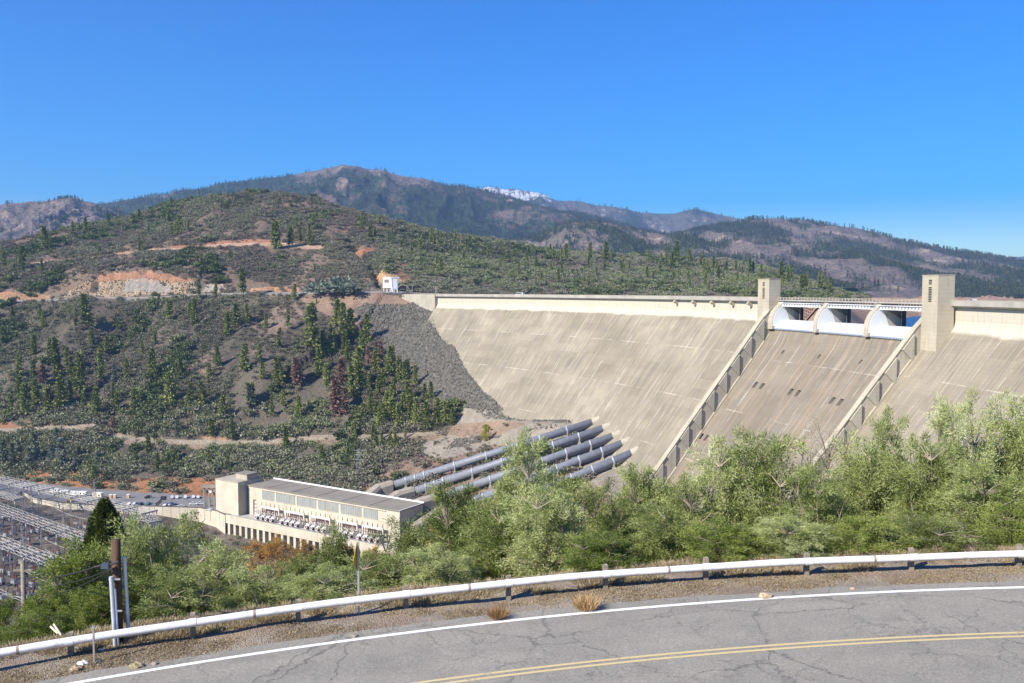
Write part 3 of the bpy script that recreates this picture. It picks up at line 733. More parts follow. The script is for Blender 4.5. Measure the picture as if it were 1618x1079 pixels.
# piers, gates, bridge
nose = [(-9, -6.0), (.6, -6.0), (1.2, -7.4), (3.2, -8.8), (4.9, -10.9), (6.0, -13.2), (6.6, -15.8), (6.7, -19.6), (-9, -19.6)]
plate = [(.2, -7.9), (2.9, -9.1), (4.6, -11.1), (5.7, -13.4), (6.25, -16), (6.3, -18.2), (-3.6, -17.2), (-3.0, -14.6), (-2.0, -12.0), (-.8, -9.6)]
for i, (a, b) in enumerate([(16.25, 20.2), (53.0, 56.0), (90.4, 93.4)]):
    p = extrude_s(nose, a, b, 2, 'gate_pier', m_wall, dam)
    mb = MB(); mb.prism([A(b - .1, o, z) for o, z in plate], A(b + .2, 0, 0) - A(b - .1, 0, 0)); mb.build('side_plate', simple('pale_seal_plate', (.66, .68, .69), .5, var=.06, scale=.15), p)
    mb = MB()
    h = A(b + 1, 0, 0) - A(b, 0, 0); nn = A(b, 1, 0) - A(b, 0, 0)
    mb.frame_box(A(b + 1.2, -9.4, -13), h, nn, (0, 0, 1), .6, .6, 6)
    for q in range(4):
        mb.tube([A(b + .6, -8 + q * 2.2, -8.2), A(b + .6, -9.2, -11 - q * .4)], .16, 5)
    if i == 0:
        for k in range(7):
            mb.tube([A(b + 1.4 + k * 1.5, -10, -17 + k * 1.35), A(b + 1.4, -10, -15.5 + k * 1.3)], .14, 5)
            mb.tube([A(b + 1.4 + k * 1.5, -10, -17 + k * 1.35), A(b + 1.4 + k * 1.5, -10, -8.2)], .12, 5)
        mb.tube([A(b + 1.5, -10, -17.6), A(b + 14, -10, -8.2)], .42, 6)
    mb.build('hoist_frame', m_dark, p)
for a, b in ((20.3, 52.9), (56.1, 90.3), (93.5, 126.8)):
    g = extrude_s([(-4.5, -15.1), (-1.5, -15.0), (1.4, -15.5), (3.7, -16.7), (5.3, -18.4), (5.6, -19.2), (5.0, -19.3), (0, -17.2), (-4.5, -17.0)], a, b, 4, 'drum_gate', m_whs, dam)
    mb = comb(a + .3, b - .3, 1.25, .5, 5.35, -18.75, -19.1, -19.7, .35)
    mb.build('gate_lip', simple('bluish_steel', (.42, .48, .60), .5), g)
br = extrude_s([(-6, -5.2), (1.3, -5.2), (1.3, -5.75), (-6, -5.75)], 16.3, 127.9, 4, 'bridge_deck', m_par, dam)
g = MB()
for z in (-4.0, -4.5):
    g.tube([A(s, 1.2, z) for s in np.arange(16.4, 128, 5)], .11, 5)
for s in np.arange(16.6, 128, 2.4):
    g.frame_box(A(s, 1.2, -4.6), A(s + 1, 0, 0) - A(s, 0, 0), A(s, 1, 0) - A(s, 0, 0), (0, 0, 1), .16, .12, .62)
g.build('bridge_railing', m_tower, br)
for a, b in ((20.3, 52.9), (56.1, 90.3), (93.5, 127.9)):
    gg = extrude_s([(-.2, -6.55), (2.4, -6.55), (2.4, -6.85), (1.2, -7.0), (1.2, -8.1), (1.7, -8.15), (1.7, -8.45), (-.2, -8.45)], a, b, 4, 'bridge_girder', m_whs, dam)
    mb = comb(a + .5, b - .5, 2.1, 1.1, 1.25, -7.02, -7.16, -7.95, .6)
    mb.build('girder_rib', m_whs, gg)
    mb = comb(a + .5, b - .5, 1.9, .6, .85, -5.77, -5.87, -6.54, .4)
    mb.build('bearing_lattice', m_dark, gg)

# ================================================================ PENSTOCKS
def pipe_mat():
    t = NT('penstock_paint'); v = t.coords('World')
    n = t.noise(v, .5, 5, .65)
    t.col(t.ramp(n, [(.3, (.16, .17, .195)), (.55, (.205, .22, .25)), (.8, (.25, .265, .29))])); t.rough(.5); t.spec(.4); return t.m
m_pipe = pipe_mat(); m_case = wall_concrete('casing_concrete', (.34, .30, .235), .3)
plab = ['farthest from the camera, nearest the hillside', 'second from the hillside', 'middle of the five', 'second nearest the camera', 'nearest the camera, mostly behind leaves']
PR = 2.35
for k in range(5):
    tip, E, Bd, En = tips[k] - np.array([0, 0, 1.9]), ends[k], bends[k], ents[k]
    d = (tip - E) / np.linalg.norm(tip - E); L = np.linalg.norm(tip - E)
    inside = tip + d * 9
    root = empty('penstock', E + np.array([0, 0, -3.4]), 'dark grey penstock pipe below the dam, ' + plab[k], 'pipe', 'five penstocks')
    b = MB(); b.tube([E, tip - d * 2.2], PR, 28); b.build('pipe', m_pipe, root, smooth=True)
    b = MB(); b.tube([tip - d * 2.6, inside], PR + .12, 28); b.build('concrete_entry', m_tower, root, smooth=False)
    # end seal ring where the steel meets the dam face
    for fr in (.0, .075, .12, .165, .315, .47, .60, .73, .86):
        c = E + d * (L * fr + (.3 if fr == 0 else 0))
        b = MB(); b.tube([c - d * .38, c + d * .38], PR + .30, 28)
        b.build('stiffener_ring', m_dark if fr == 0 else simple('pale_ring_paint', (.36, .375, .40), .5), root, smooth=False)
        if fr > 0:
            side = np.cross(d, [0, 0, 1]); side /= np.linalg.norm(side)
            b = MB()
            for sg in (-1, 1): b.frame_box(c + side * sg * 2.2 + np.array([0, 0, -2.2]), d, side, (0, 0, 1), .4, .35, 1.3)
            b.frame_box(c + np.array([0, 0, -3.9]), d, side, (0, 0, 1), .9, 3.0, .9)
            b.build('saddle', m_case, root)
    side = np.cross(d, [0, 0, 1]); side /= np.linalg.norm(side)
    b = MB(); c = E + d * 10 + side * 2.9
    for q in range(3): b.tube([c + d * (q - 1) * 1.2 + np.array([0, 0, -2.2]), c + d * (q - 1) * 1.2 + np.array([0, 0, 1.6])], .09, 5)
    for q in range(5): b.tube([c - d * 1.2 + np.array([0, 0, -2 + q * .85]), c + d * 1.2 + np.array([0, 0, -2 + q * .85])], .07, 5)
    b.build('ladder', m_galv, root)
    # concrete casing, bending down into the powerhouse
    pts = [E, E + (Bd - E) * .55, Bd, Bd + (En - Bd) * .35, Bd + (En - Bd) * .7, En, En + (En - Bd) * .3]
    sec = [(-3.4, -7), (-3.4, 1.2), (-2.2, 2.9), (2.2, 2.9), (3.4, 1.2), (3.4, -7)]
    vs = []; n = len(sec)
    for i, p in enumerate(pts):
        t_ = pts[min(i + 1, len(pts) - 1)] - pts[max(i - 1, 0)]; t_[2] = 0; t_ /= np.linalg.norm(t_)
        w = np.array([t_[1], -t_[0], 0])
        for (x, z) in sec: vs.append(p + w * x + np.array([0, 0, z]))
    fs = [tuple(range(n)), tuple((len(pts) - 1) * n + j for j in range(n))[::-1]]
    for i in range(len(pts) - 1):
        for j in range(n): fs.append((i * n + j, i * n + (j + 1) % n, (i + 1) * n + (j + 1) % n, (i + 1) * n + j))
    b = MB(); b.add(vs, fs); b.build('concrete_casing', m_case, root)
    b = MB()
    for zz in (-1.2, -.4): b.tube([p + np.array([2.9, -3.2, zz - 2.2]) for p in pts[:5]], .1, 5)
    for p in pts[:5]: b.tube([p + np.array([2.9, -3.2, -5]), p + np.array([2.9, -3.2, -2.6])], .1, 5)
    b.build('handrail', m_galv, root)

# ================================================================ POWERHOUSE
O = np.array([-160.8, 534.1, 0.]); ax = np.array([.846, -.534, 0.]); ax /= np.linalg.norm(ax); bk = np.array([-ax[1], ax[0], 0.]); up = np.array([0, 0, 1.])
def PHp(a, b, z): return O + ax * a + bk * b + up * z
def phbox(mb, a0, a1, b0, b1, z0, z1): mb.frame_box(PHp((a0 + a1) / 2, (b0 + b1) / 2, (z0 + z1) / 2), ax, bk, up, (a1 - a0) / 2, (b1 - b0) / 2, (z1 - z0) / 2)
PL = 118.7
ph = empty('powerhouse', PHp(50, 5, -137), 'long cream concrete powerhouse with a flat grey roof and a row of tall windows', 'building')
b = MB(); phbox(b, 0, PL, 0, 20, -137, -119.5); b.build('main_wall', m_cream, ph)
b = MB(); phbox(b, -.0, PL + .5, -.55, 20.6, -119.5, -118.9)
ro = b.build('roof', m_roof, ph)
b = MB(); phbox(b, 0, PL + .55, 20.1, 20.7, -118.9, -118.2); phbox(b, PL + .1, PL + .62, -.5, 20.1, -118.9, -118.75); b.build('roof_curb', m_white, ro)
b = MB()
for a in (17, 37, 57, 77, 97): phbox(b, a, a + .35, -.5, 20, -118.9, -118.83)
b.build('roof_joint', m_black, ro)
b = MB(); phbox(b, -22, -1.6, -6.5, 12, -137, -117); wg = b.build('stair_block', m_cream, ph)
b = MB(); phbox(b, -22.2, -1.4, -6.7, 12.2, -117, -116.55); phbox(b, -21, -3, -5.3, 11, -116.55, -116.5); b.build('parapet_cap', m_tower, wg)
b = MB(); phbox(b, -12, -2.2, 1, 9, -116.5, -113.4); b.build('roof_box', m_tower, wg)
b = MB(); phbox(b, -12.4, -1.8, .6, 9.4, -113.4, -113.05); b.build('roof_box_cap', m_roof, wg)
b = MB(); phbox(b, -2.6, -1.55, -6.4, 0.0, -136.9, -119); b.build('stair_side_shade_slab', m_tower, wg)  # darker concrete slab puts this side's shade into its colour
m_glass = simple('frosted_window', (.30, .33, .32), .35, var=.1, scale=.3, spec=.5)
a = 12.6; pat = [2, 3, 3, 3, 3, 2]
for gi, n in enumerate(pat):
    for j in range(n):
        b = MB(); phbox(b, a, a + 4.3, -.06, .25, -126.0, -120.9); w = b.build('window', m_glass, ph)
        b = MB()
        phbox(b, a - .2, a, -.22, .1, -126.1, -120.8); phbox(b, a + 4.3, a + 4.5, -.22, .1, -126.1, -120.8)
        phbox(b, a, a + 4.3, -.2, .1, -126.15, -126.0); phbox(b, a, a + 4.3, -.2, .1, -120.9, -120.75)
        for q in (1, 2): phbox(b, a + 4.3 * q / 3 - .05, a + 4.3 * q / 3 + .05, -.11, -.06, -126, -120.9)
        for q in range(1, 5): phbox(b, a, a + 4.3, -.1, -.065, -126 + q * 1.02 - .04, -126 + q * 1.02 + .04)
        b.build('window_frame', m_tower, w); a += 5.35
    a += 1.15
b = MB(); phbox(b, 11.2, 109, -.5, .0, -120.55, -120.2); phbox(b, 11.2, 109, -.12, .0, -126.6, -126.4); b.build('window_hood', m_cream, ph)
b = MB(); phbox(b, 4.1, 6.9, -.05, .4, -137, -127.4); dr = b.build('door', simple('rusty_door', (.16, .10, .075), .7), ph)
b = MB()
for q in range(4): phbox(b, 5.9, 7.3, -.3, -.1, -136.5 + q * 2.3, -135 + q * 2.3)
b.build('door_panel', m_white, dr)
# deck in front, fascia, piers
b = MB(); phbox(b, -8, PL + 9, -10.5, -.02, -138.2, -137.0); b.build('transformer_deck', m_deck, ph)
b = MB(); phbox(b, -8, PL + 9, -10.9, -10.5, -141.2, -136.2); b.build('deck_fascia', m_cream, ph)
b = MB()
for q in np.arange(-8, PL + 9, 5.1): phbox(b, q, q + .12, -10.93, -10.88, -141.2, -136.5)
b.build('fascia_joint', m_tower, ph)
b = MB(); phbox(b, -7, PL + 9, -4.2, -3.8, -152, -138.2); b.build('draft_tube_wall', m_tower, ph)
q = -6.5
for i in range(24):
    b = MB(); phbox(b, q, q + 1.9, -10.6, -4.2, -152, -141.2 if i else -138.3); b.build('pier', m_cream, ph); q += 5.05
b = MB()
for zz in (-135.2, -135.7): b.tube([PHp(a, -10.7, zz) for a in (-8, 40, 80, PL + 9)], .07, 5)
for a in np.arange(-8, PL + 9, 2.5): b.tube([PHp(a, -10.7, -136.2), PHp(a, -10.7, -135.2)], .06, 4)
b.build('handrail', m_galv, ph)
# transformers on the deck
m_tr = simple('white_transformer_paint', (.66, .61, .57), .5, var=.04); m_rust = simple('red_brown_insulator', (.17, .085, .065), .4)
def transformer():
    r = empty('transformer', (0, 0, 0), 'x', 'transformer')
    b = MB(); b.box(-1.3, 1.3, -1.2, 1.2, .3, 3.4); b.build('tank', m_tr, r)
    b = MB()
    for x in np.arange(-1.2, 1.3, .48): b.box(x, x + .16, -1.75, -1.2, .6, 2.4)
    b.build('radiator', m_rust, r)
    b = MB(); b.tube([(-.0, -2.7, 2.1), (0, -1.2, 2.1)], .75, 14); b.torus((0, -2.72, 2.1), (0, 1, 0), .85, .28); b.build('cooler_drum', m_tr, r)
    b = MB(); b.tube([(0, -2.76, 2.1), (0, -2.70, 2.1)], .55, 12); b.build('cooler_fan', m_rust, r)
    for x in (-.8, .8):
        b = MB(); b.tube([(x, 0, 3.4), (x, 0, 6.3)], [.3, .12], 8); bu = b.build('bushing', m_tr, r)
        b = MB()
        for z in (3.8, 4.4, 5.0, 5.6): b.torus((x, 0, z), (0, 0, 1), .28, .09, 8, 4)
        b.build('bushing_shed', m_rust, bu)
    return r
ang = math.atan2(ax[1], ax[0]); tr0 = transformer(); first = True; slot = 0
spots = [16, 20.2, 24.4, 28.6, 36.5, 40.7, 44.9, 49.1, 57, 61.2, 65.4, 69.6, 77.5, 81.7, 85.9, 90.1, 96, 100.2, 104.4, 108.6]
for i, a in enumerate(spots):
    p = PHp(a, -6.0, -137)
    lb = 'white transformer on the powerhouse deck, bank %s from the stair block, %s in it' % (['one', 'two', 'three', 'four', 'five'][i // 4], ['first', 'second', 'third', 'fourth'][i % 4])
    if i == 0: tr0.location = p; tr0.rotation_euler = (0, 0, ang); tr0['label'] = lb; tr0['group'] = 'transformers on the powerhouse deck'
    else: dup(tr0, p, ang, label=lb, group='transformers on the powerhouse deck')
for i in range(5):      # switch frames behind each bank
    a = spots[i * 4] - 1.5
    r = empty('switch_frame', PHp(a + 7, -2.5, -137), 'tall white steel switch frame behind transformer bank number %s from the stair block' % ['one', 'two', 'three', 'four', 'five'][i], 'steel frame', 'switch frames against the powerhouse wall')
    b = MB()
    for q in range(5): phbox(b, a + q * 3.6 - .35, a + q * 3.6 + .35, -2.9, -2.2, -137, -129.8)
    phbox(b, a - .4, a + 14.8, -3.0, -2.1, -130.6, -129.3); phbox(b, a, a + 14.4, -2.8, -2.3, -133.4, -132.9)
    b.build('frame', m_tr, r)
    b = MB()
    for q in range(9): b.tube([PHp(a + .9 + q * 1.6, -3.1, -133), PHp(a + .9 + q * 1.6, -3.1, -130.6)], .3, 6)
    for q in range(5): b.tube([PHp(a + q * 3.6, -2.5, -129.3), PHp(a + q * 3.6, -2.5, -127.2)], .16, 6)
    b.build('insulator', m_rust, r)
for i in range(6):
    r = empty('surge_arrester', PHp(11 + i * .001 + i * 1.1, -4 - (i % 2) * 2, -137), 'x', 'surge arrester', 'thin grey arrester posts beside the first transformer bank')
    r['label'] = 'thin pale arrester post on the deck beside the first transformer bank'
    b = MB(); b.tube([(0, 0, 0), (0, 0, 4.5)], .22, 6); b.tube([(0, 0, 4.5), (0, 0, 8.5)], [.12, .05], 6)
    for q in range(len(b.v)): b.v[q] = tuple(np.array(b.v[q]) + np.array(r.location))
    b.build('post', m_tr, r)

# ================================================================ CAR PARK, RETAINING WALL
DK = PHp(-8, -10.7, 0)
wl = [(-330, 592), (-312, 573), (-287, 560), (-261, 553), (-225, 551), (-196, 547.5), (-182, 539.5), (DK[0], DK[1])]
lot = MB(); top = wl + [tuple(PHp(-8, -7, 0)[:2]), tuple(PHp(-22.3, -6.9, 0)[:2]), tuple(PHp(-22.3, 12.3, 0)[:2]), (-172, 574), (-200, 590), (-245, 603), (-300, 622), (-372, 640), (-440, 650), (-440, 620)]
n = len(top)
lot.add([(x, y, -137.0) for x, y in top] + [(x, y, -143.0) for x, y in top], [tuple(range(n))] + [(i, n + i, n + (i + 1) % n, (i + 1) % n) for i in range(n)])
o = lot.build('car_park', m_asph_far); tag(o, kind='structure')
def sweep_wall(mb, pts, h0, h1, th):
    P2 = [np.array(p, float) for p in pts]; vs = []
    for i, p in enumerate(P2):
        t_ = P2[min(i + 1, len(P2) - 1)] - P2[max(i - 1, 0)]; t_ /= np.linalg.norm(t_); nn = np.array([t_[1], -t_[0]])
        for s_, z in ((0, h0[i]), (1, h0[i]), (1, h1[i]), (0, h1[i])): q = p + nn * th * s_; vs.append((q[0], q[1], z))
    fs = [(0, 1, 2, 3), tuple(4 * (len(P2) - 1) + k for k in (3, 2, 1, 0))]
    for i in range(len(P2) - 1):
        for k in range(4): fs.append((4 * i + k, 4 * i + (k + 1) % 4, 4 * i + 4 + (k + 1) % 4, 4 * i + 4 + k))
    mb.add(vs, fs)
wroot = empty('retaining_wall', (-225, 550, -145), 'long curved cream concrete retaining wall holding up the car park', 'wall')
b = MB(); sweep_wall(b, wl, [-142, -142, -142.5, -143.5, -145, -149, -152, -152], [-136.3] * 8, .6); b.build('wall_face', m_cream, wroot)
b = MB(); sweep_wall(b, wl, [-136.3] * 8, [-135.9] * 8, .8); b.build('wall_cap', simple('dark_wall_cap', (.12, .10, .09), .8), wroot)
b = MB()
for i in range(len(wl) - 1):
    p, q = np.array(wl[i]), np.array(wl[i + 1]); L = np.linalg.norm(q - p); t_ = (q - p) / L; nn = np.array([t_[1], -t_[0]])
    for k in np.arange(0, L, 5.5): c = p + t_ * k + nn * .63; b.frame_box((c[0], c[1], -140), (*t_, 0), (*nn, 0), (0, 0, 1), .08, .04, 3.6)
b.build('wall_joint', simple('wall_joint_stain', (.24, .2, .16)), wroot)

# cars
def paint_mat(name, c): return simple(name, c, .35, var=.02, spec=.5)
m_tyre = simple('tyre_rubber', (.02, .02, .02), .8); m_cg = simple('car_glass', (.03, .035, .04), .12, spec=.6)
CARM = {}
def car(kind, colr_, name_c):
    key = (kind, name_c)
    r = empty('parked_car' if kind != 'van' else 'parked_van', (0, 0, 0), 'x', 'car' if kind != 'van' else 'van')
    m_ = paint_mat('car_paint_' + name_c, colr_)
    prof = {'car': [(-2.2, .35), (-2.25, .75), (-1.5, .95), (-.8, 1.45), (.9, 1.45), (1.6, .98), (2.15, .9), (2.25, .35)],
            'suv': [(-2.3, .4), (-2.35, .95), (-1.3, 1.1), (-.8, 1.75), (2.1, 1.75), (2.3, 1.0), (2.3, .4)],
            'truck': [(-2.7, .45), (-2.75, 1.0), (-1.6, 1.15), (-1.1, 1.8), (.3, 1.8), (.5, 1.1), (2.7, 1.1), (2.7, .45)],
            'van': [(-2.6, .4), (-2.6, 1.1), (-2.1, 2.1), (2.6, 2.15), (2.65, .4)]}[kind]
    b = MB(); b.prism([(x, -.92, z) for x, z in prof], (0, 1.84, 0)); b.build('body', m_, r)
    gl = {'car': [(-1.3, .98), (-.75, 1.38), (.85, 1.38), (1.35, .98)], 'suv': [(-1.2, 1.12), (-.75, 1.66), (2.0, 1.66), (2.15, 1.12)],
          'truck': [(-1.45, 1.15), (-1.05, 1.7), (.2, 1.7), (.3, 1.15)], 'van': [(-2.4, 1.2), (-2.1, 1.9), (1.9, 1.9), (1.9, 1.2)]}[kind]
    b = MB(); b.prism([(x, -.935, z) for x, z in gl], (0, 1.87, 0)); b.build('side_windows', m_cg, r)
    for x in (-1.45, 1.45):
        for y in (-.95, .75): b = MB(); b.tube([(x, y, .34), (x, y + .2, .34)], .34, 12); b.build('wheel', m_tyre, r)
    return r
def put(px, py, z, lab, kind='car', c=(.8, .8, .8), nc='white', rz=0.0, grp='vehicles in the powerhouse car park', Y=None):
    p = P(px, py, Y) if Y else onz(px, py, z)
    r = car(kind, c, nc); r.location = [float(q) for q in p]; r.rotation_euler = (0, 0, rz); r['label'] = lab; r['group'] = grp; return r
Wt = (.62, .62, .62); Sv = (.5, .52, .54); Dk = (.03, .035, .06)
put(272, 787.5, -137, 'silver parked car, leftmost of the row facing the rocky bank', 'suv', Sv, 'silver', 1.9)
put(279.5, 787.5, -137, 'white parked car, second from the left in the row facing the rocky bank', 'suv', Wt, 'white', 1.9)
put(293, 787, -137, 'white parked car standing alone in the middle of the row by the rocky bank', 'suv', Wt, 'white', 1.9)
put(305.5, 787, -137, 'silver white parked car, second from the right in the row by the rocky bank', 'suv', Wt, 'white', 1.9)
put(313, 787, -137, 'white parked pickup at the right end of the row by the rocky bank', 'truck', Wt, 'white', 1.9)
put(234, 787, -137, 'dark blue parked car standing apart beside the light pole', 'suv', Dk, 'navy', .4)
put(205, 797, -137, 'white parked car left end of the row along the retaining wall', 'car', Wt, 'white', 1.5)
put(213, 797, -137, 'silver parked car second in the row along the retaining wall', 'car', Sv, 'silver', 1.5)
put(222, 797.5, -137, 'black parked car in the row along the retaining wall', 'car', Dk, 'navy', 1.5)
put(235, 797, -137, 'teal parked car beside the light pole at the retaining wall', 'car', (.03, .14, .13), 'teal', 1.5)
put(262, 799, -137, 'white parked car behind the dark gantry near the wall', 'car', Wt, 'white', 1.3)
put(272, 798, -137, 'white parked pickup behind the retaining wall, mid lot', 'truck', Wt, 'white', 1.0)
put(286, 800.5, -137, 'white parked car tucked just behind the wall cap', 'car', Wt, 'white', .2)
put(306, 797.5, -137, 'white pickup parked broadside near the bend of the wall', 'truck', Wt, 'white', .0)
put(317, 797, -137, 'white pickup nearest the stair block of the powerhouse', 'truck', Wt, 'white', .1)
put(331, 806.5, -137, 'white car parked beside the stair block', 'car', Wt, 'white', -.5)
# trailers and small sheds
def trailer(px, py, L, Hh, lab, m_, grp='trailers below the orange bank', rz=.1):
    p = onz(px, py, -137)
    r = empty('box_trailer', p, lab, 'trailer', grp, rz)
    b = MB(); b.box(-L/2, L/2, -1.3, 1.3, .9, Hh); 
    bo = b.build_local('box', m_, r) if hasattr(b, 'build_local') else None
    return r
def local_build(b, name, m_, r):
    """builds a part from coordinates given in its thing's own frame"""
    M_ = np.array(wmat(r)); v = np.array(b.v) @ M_[:3, :3].T + M_[:3, 3]; b.v = [tuple(q) for q in v]
    return b.build(name, m_, r)
def trailer(px, py, L, Hh, lab, m_, grp='trailers below the orange bank', rz=.1):
    r = empty('box_trailer', onz(px, py, -137), lab, 'trailer', grp, rz)
    b = MB(); b.box(-L / 2, L / 2, -1.3, 1.3, .9, Hh); local_build(b, 'box', m_, r)
    b = MB(); b.box(-L / 2 - .05, L / 2 + .05, -1.35, 1.35, Hh, Hh + .12); local_build(b, 'roof', m_white, r)
    b = MB()
    for x in (-L / 2 + L * .25, L / 2 - L * .25): b.box(x - .5, x + .5, -1.34, -1.29, 1.7, 2.6)
    local_build(b, 'window', m_cg, r)
    for x in (-L * .3, L * .3):
        b = MB(); b.tube([(x, -1.2, .45), (x, -.9, .45)], .45, 10); local_build(b, 'wheel', m_tyre, r)
    return r
trailer(155, 787, 6.5, 3.6, 'cream box trailer at the right end of the trailer row', simple('cream_paint', (.72, .66, .5), .5), rz=-.2)
trailer(132, 784, 5, 3.2, 'white box trailer beside the cream one', m_white, rz=-.2)
trailer(118, 783, 6, 2.8, 'white box trailer third from the right under the orange bank', m_white, rz=-.1)
trailer(103, 781, 6, 2.8, 'white box trailer fourth from the right under the orange bank', m_white, rz=-.1)
trailer(86, 779, 5.5, 2.8, 'white box trailer at the left end of the row', m_white, rz=0)
for i, (x, y) in enumerate([(175, 787), (181.5, 787), (203, 786.5)]):
    r = empty('storage_box', onz(x, y, -137), ['tan storage box left of the pair beside the cream trailer', 'tan storage box right of the pair beside the cream trailer', 'lone tan storage box below the orange bank'][i], 'storage box')
    b = MB(); b.box(-.9, .9, -.9, .9, 0, 2.2); local_build(b, 'box', simple('tan_box', (.55, .36, .24)), r)
    b = MB(); b.box(-1, 1, -1, 1, 2.2, 2.4); local_build(b, 'lid', m_white, r)
r = empty('loader', onz(112, 793, -137), 'small yellow loader beside the low white wall', 'loader')
ym = simple('machine_yellow', (.62, .38, .05), .5)
b = MB(); b.box(-1.6, 1.6, -.8, .8, .7, 1.6); local_build(b, 'body', ym, r)
b = MB(); b.box(-.3, .9, -.7, .7, 1.6, 2.6); local_build(b, 'cab', m_cg, r)
b = MB(); b.prism([(-1.6, -.9, 1.2), (-3.0, -.9, .6), (-3.2, -.9, .1), (-2.4, -.9, .1)], (0, 1.8, 0)); local_build(b, 'bucket', ym, r)
for x in (-1, 1): b = MB(); b.tube([(x, -1.0, .6), (x, -.7, .6)], .6, 12); local_build(b, 'wheel', m_tyre, r)

def lamp_post(px, py, h, z=None, Y=None, lab='', double=False):
    p = P(px, py, Y) if Y else onz(px, py, z)
    r = empty('light_pole', p, lab, 'light pole')
    b = MB(); b.tube([(0, 0, 0), (0, 0, h)], [.22, .12], 8); local_build(b, 'pole', m_galv, r)
    b = MB(); b.tube([(0, 0, h - .1), (1.0, 0, h + .1)], .08, 6); b.box(.8, 1.7, -.18, .18, h, h + .2); local_build(b, 'lamp_head', m_galv, r)
    return r
lamp_post(238.5, 797, 12, z=-137, lab='tall grey light pole at the car park wall, taller of two')
lamp_post(240.5, 794, 9, z=-137, lab='grey light pole just behind the taller one in the car park')
lamp_post(325, 793, 9, z=-137, lab='grey light pole beside the stair block')
# dark hoist gantry in the car park
r = empty('gantry_crane', onz(250, 800, -137), 'dark steel gantry leaning over the car park wall', 'gantry')
b = MB(); b.tube([(-3, 0, 0), (3.2, 0, 5.4)], .55, 6); b.tube([(-1, 0, 0), (2.5, 0, 3.4)], .35, 5); b.box(2, 5, -1, 1, 4.2, 6.4); local_build(b, 'boom', m_dark, r)
b = MB(); b.box(-3.6, -1, -1.2, 1.2, 0, 1.2); local_build(b, 'base', m_galv, r)
# portal structure beside the stair block
r = empty('intake_structure', onz(331, 800, -137), 'dark pillared service structure with a round white lamp beside the stair block', 'structure')
b = MB()
for x in (-3.2, 0, 3.2): b.box(x - .5, x + .5, -.5, .5, 0, 12)
b.box(-4.2, 4.2, -1.2, 1.2, 12, 13.6); local_build(b, 'pillars', m_case, r)
b = MB(); b.torus((1.5, -1.6, 9.6), (0, 1, 0), .5, .5, 12, 8); local_build(b, 'lamp', m_white, r)
# ================================================================ ABUTMENT: head tower, road, portal
p = P(614, 463, 806.)
r = empty('head_tower', p, 'small white tapered head tower standing on legs at the far end of the dam', 'tower')
b = MB(); b.prism([(-5.2, -2, 4.6), (-4.4, -2, 14.2), (3.0, -2, 14.2), (4.2, -2, 1), (3.0, -2, 1), (2.6, -2, 4.6)], (0, .8, 0)); b.frame_box((-.7, .9, 9.4), (1, 0, 0), (0, 1, 0), (0, 0, 1), 3.7, 2.1, 4.8); local_build(b, 'white_body', m_white, r)
b = MB(); b.box(-3.4, .4, -2.15, -1.95, 9.6, 12.2); local_build(b, 'window', simple('tinted_window', (.28, .24, .22), .3), r)
b = MB(); b.box(4.0, 8.4, -1.5, 2.5, 3.5, 13.6); b.box(3.6, 10.3, -2, 3, 13.6, 14.3); local_build(b, 'rear_bay', simple('pale_blue_paint', (.52, .56, .62), .6), r)
for x in (-4.2, -1.2, 1.6, 5, 8): b = MB(); b.box(x - .35, x + .35, -1.4, -.7, -.5, 4.7); local_build(b, 'leg', m_white, r)
b = MB(); b.box(-3.2, -2.6, 0, .5, 14.2, 15.4); b.box(0, .6, 0, .5, 14.2, 15.2); local_build(b, 'finial', m_white, r)
p = P(637, 463, 822.)
r = empty('tunnel_portal', p, 'dark arched tunnel portal in the slope beside the white head tower', 'portal')
b = MB(); arch = [(5.2 * math.cos(t), 0, 2 + 5.2 * math.sin(t)) for t in np.linspace(0, math.pi, 12)]
b.prism([(5.2, 0, -1)] + arch + [(-5.2, 0, -1)], (0, 6, 0)); local_build(b, 'opening', m_black, r)
b = MB()
for i in range(11):
    a_, c_ = np.array(arch[i]), np.array(arch[i + 1]); n1 = (a_ - [0, 0, 2]) / 5.2 * .7; n2 = (c_ - [0, 0, 2]) / 5.2 * .7
    b.prism([a_, c_, c_ + n2, a_ + n1], (0, 5.5, 0)); 
for i in range(len(b.v)): b.v[i] = (b.v[i][0], b.v[i][1] - .5, b.v[i][2])
local_build(b, 'arch_surround', m_case, r)
b = MB(); b.box(6.2, 13, 0, 1, -1, 6.5); local_build(b, 'dark_doorway', m_black, r)
for i, (x, y0, y1, Y) in enumerate([(581.5, 463, 449, 800), (587.5, 463, 450, 806), (643, 463, 450, 800), (651.5, 463, 449, 792), (688, 462.5, 452, 768), (690.5, 462.5, 453, 762)]):
    lamp_post(x, y0, (y0 - y1) / 1400 * Y, Y=Y, lab=['pale pole on the bench left of the head tower, outer', 'pale pole on the bench left of the head tower, inner', 'pale pole right of the head tower, by the portal', 'tall pale pole where the bench meets the wing wall', 'pale lamp post at the end of the crest road, left of two', 'pale lamp post at the end of the crest road, right of two'][i])
rl = empty('bench_parapet', P(600, 464.5, 792), 'low dark parapet along the bench before the white head tower', 'parapet')
b = MB(); pts = [P(x, 463.6, Y)[:2] for x, Y in ((520, 806), (560, 801), (600, 795), (640, 786), (654, 783))]
zz = [P(x, 464.6, Y)[2] for x, Y in ((520, 806), (560, 801), (600, 795), (640, 786), (654, 783))]
sweep_wall(b, pts, [z - 1.2 for z in zz], [z + .9 for z in zz], .5); b.build('wall', simple('dark_parapet', (.07, .065, .06), .8), rl)
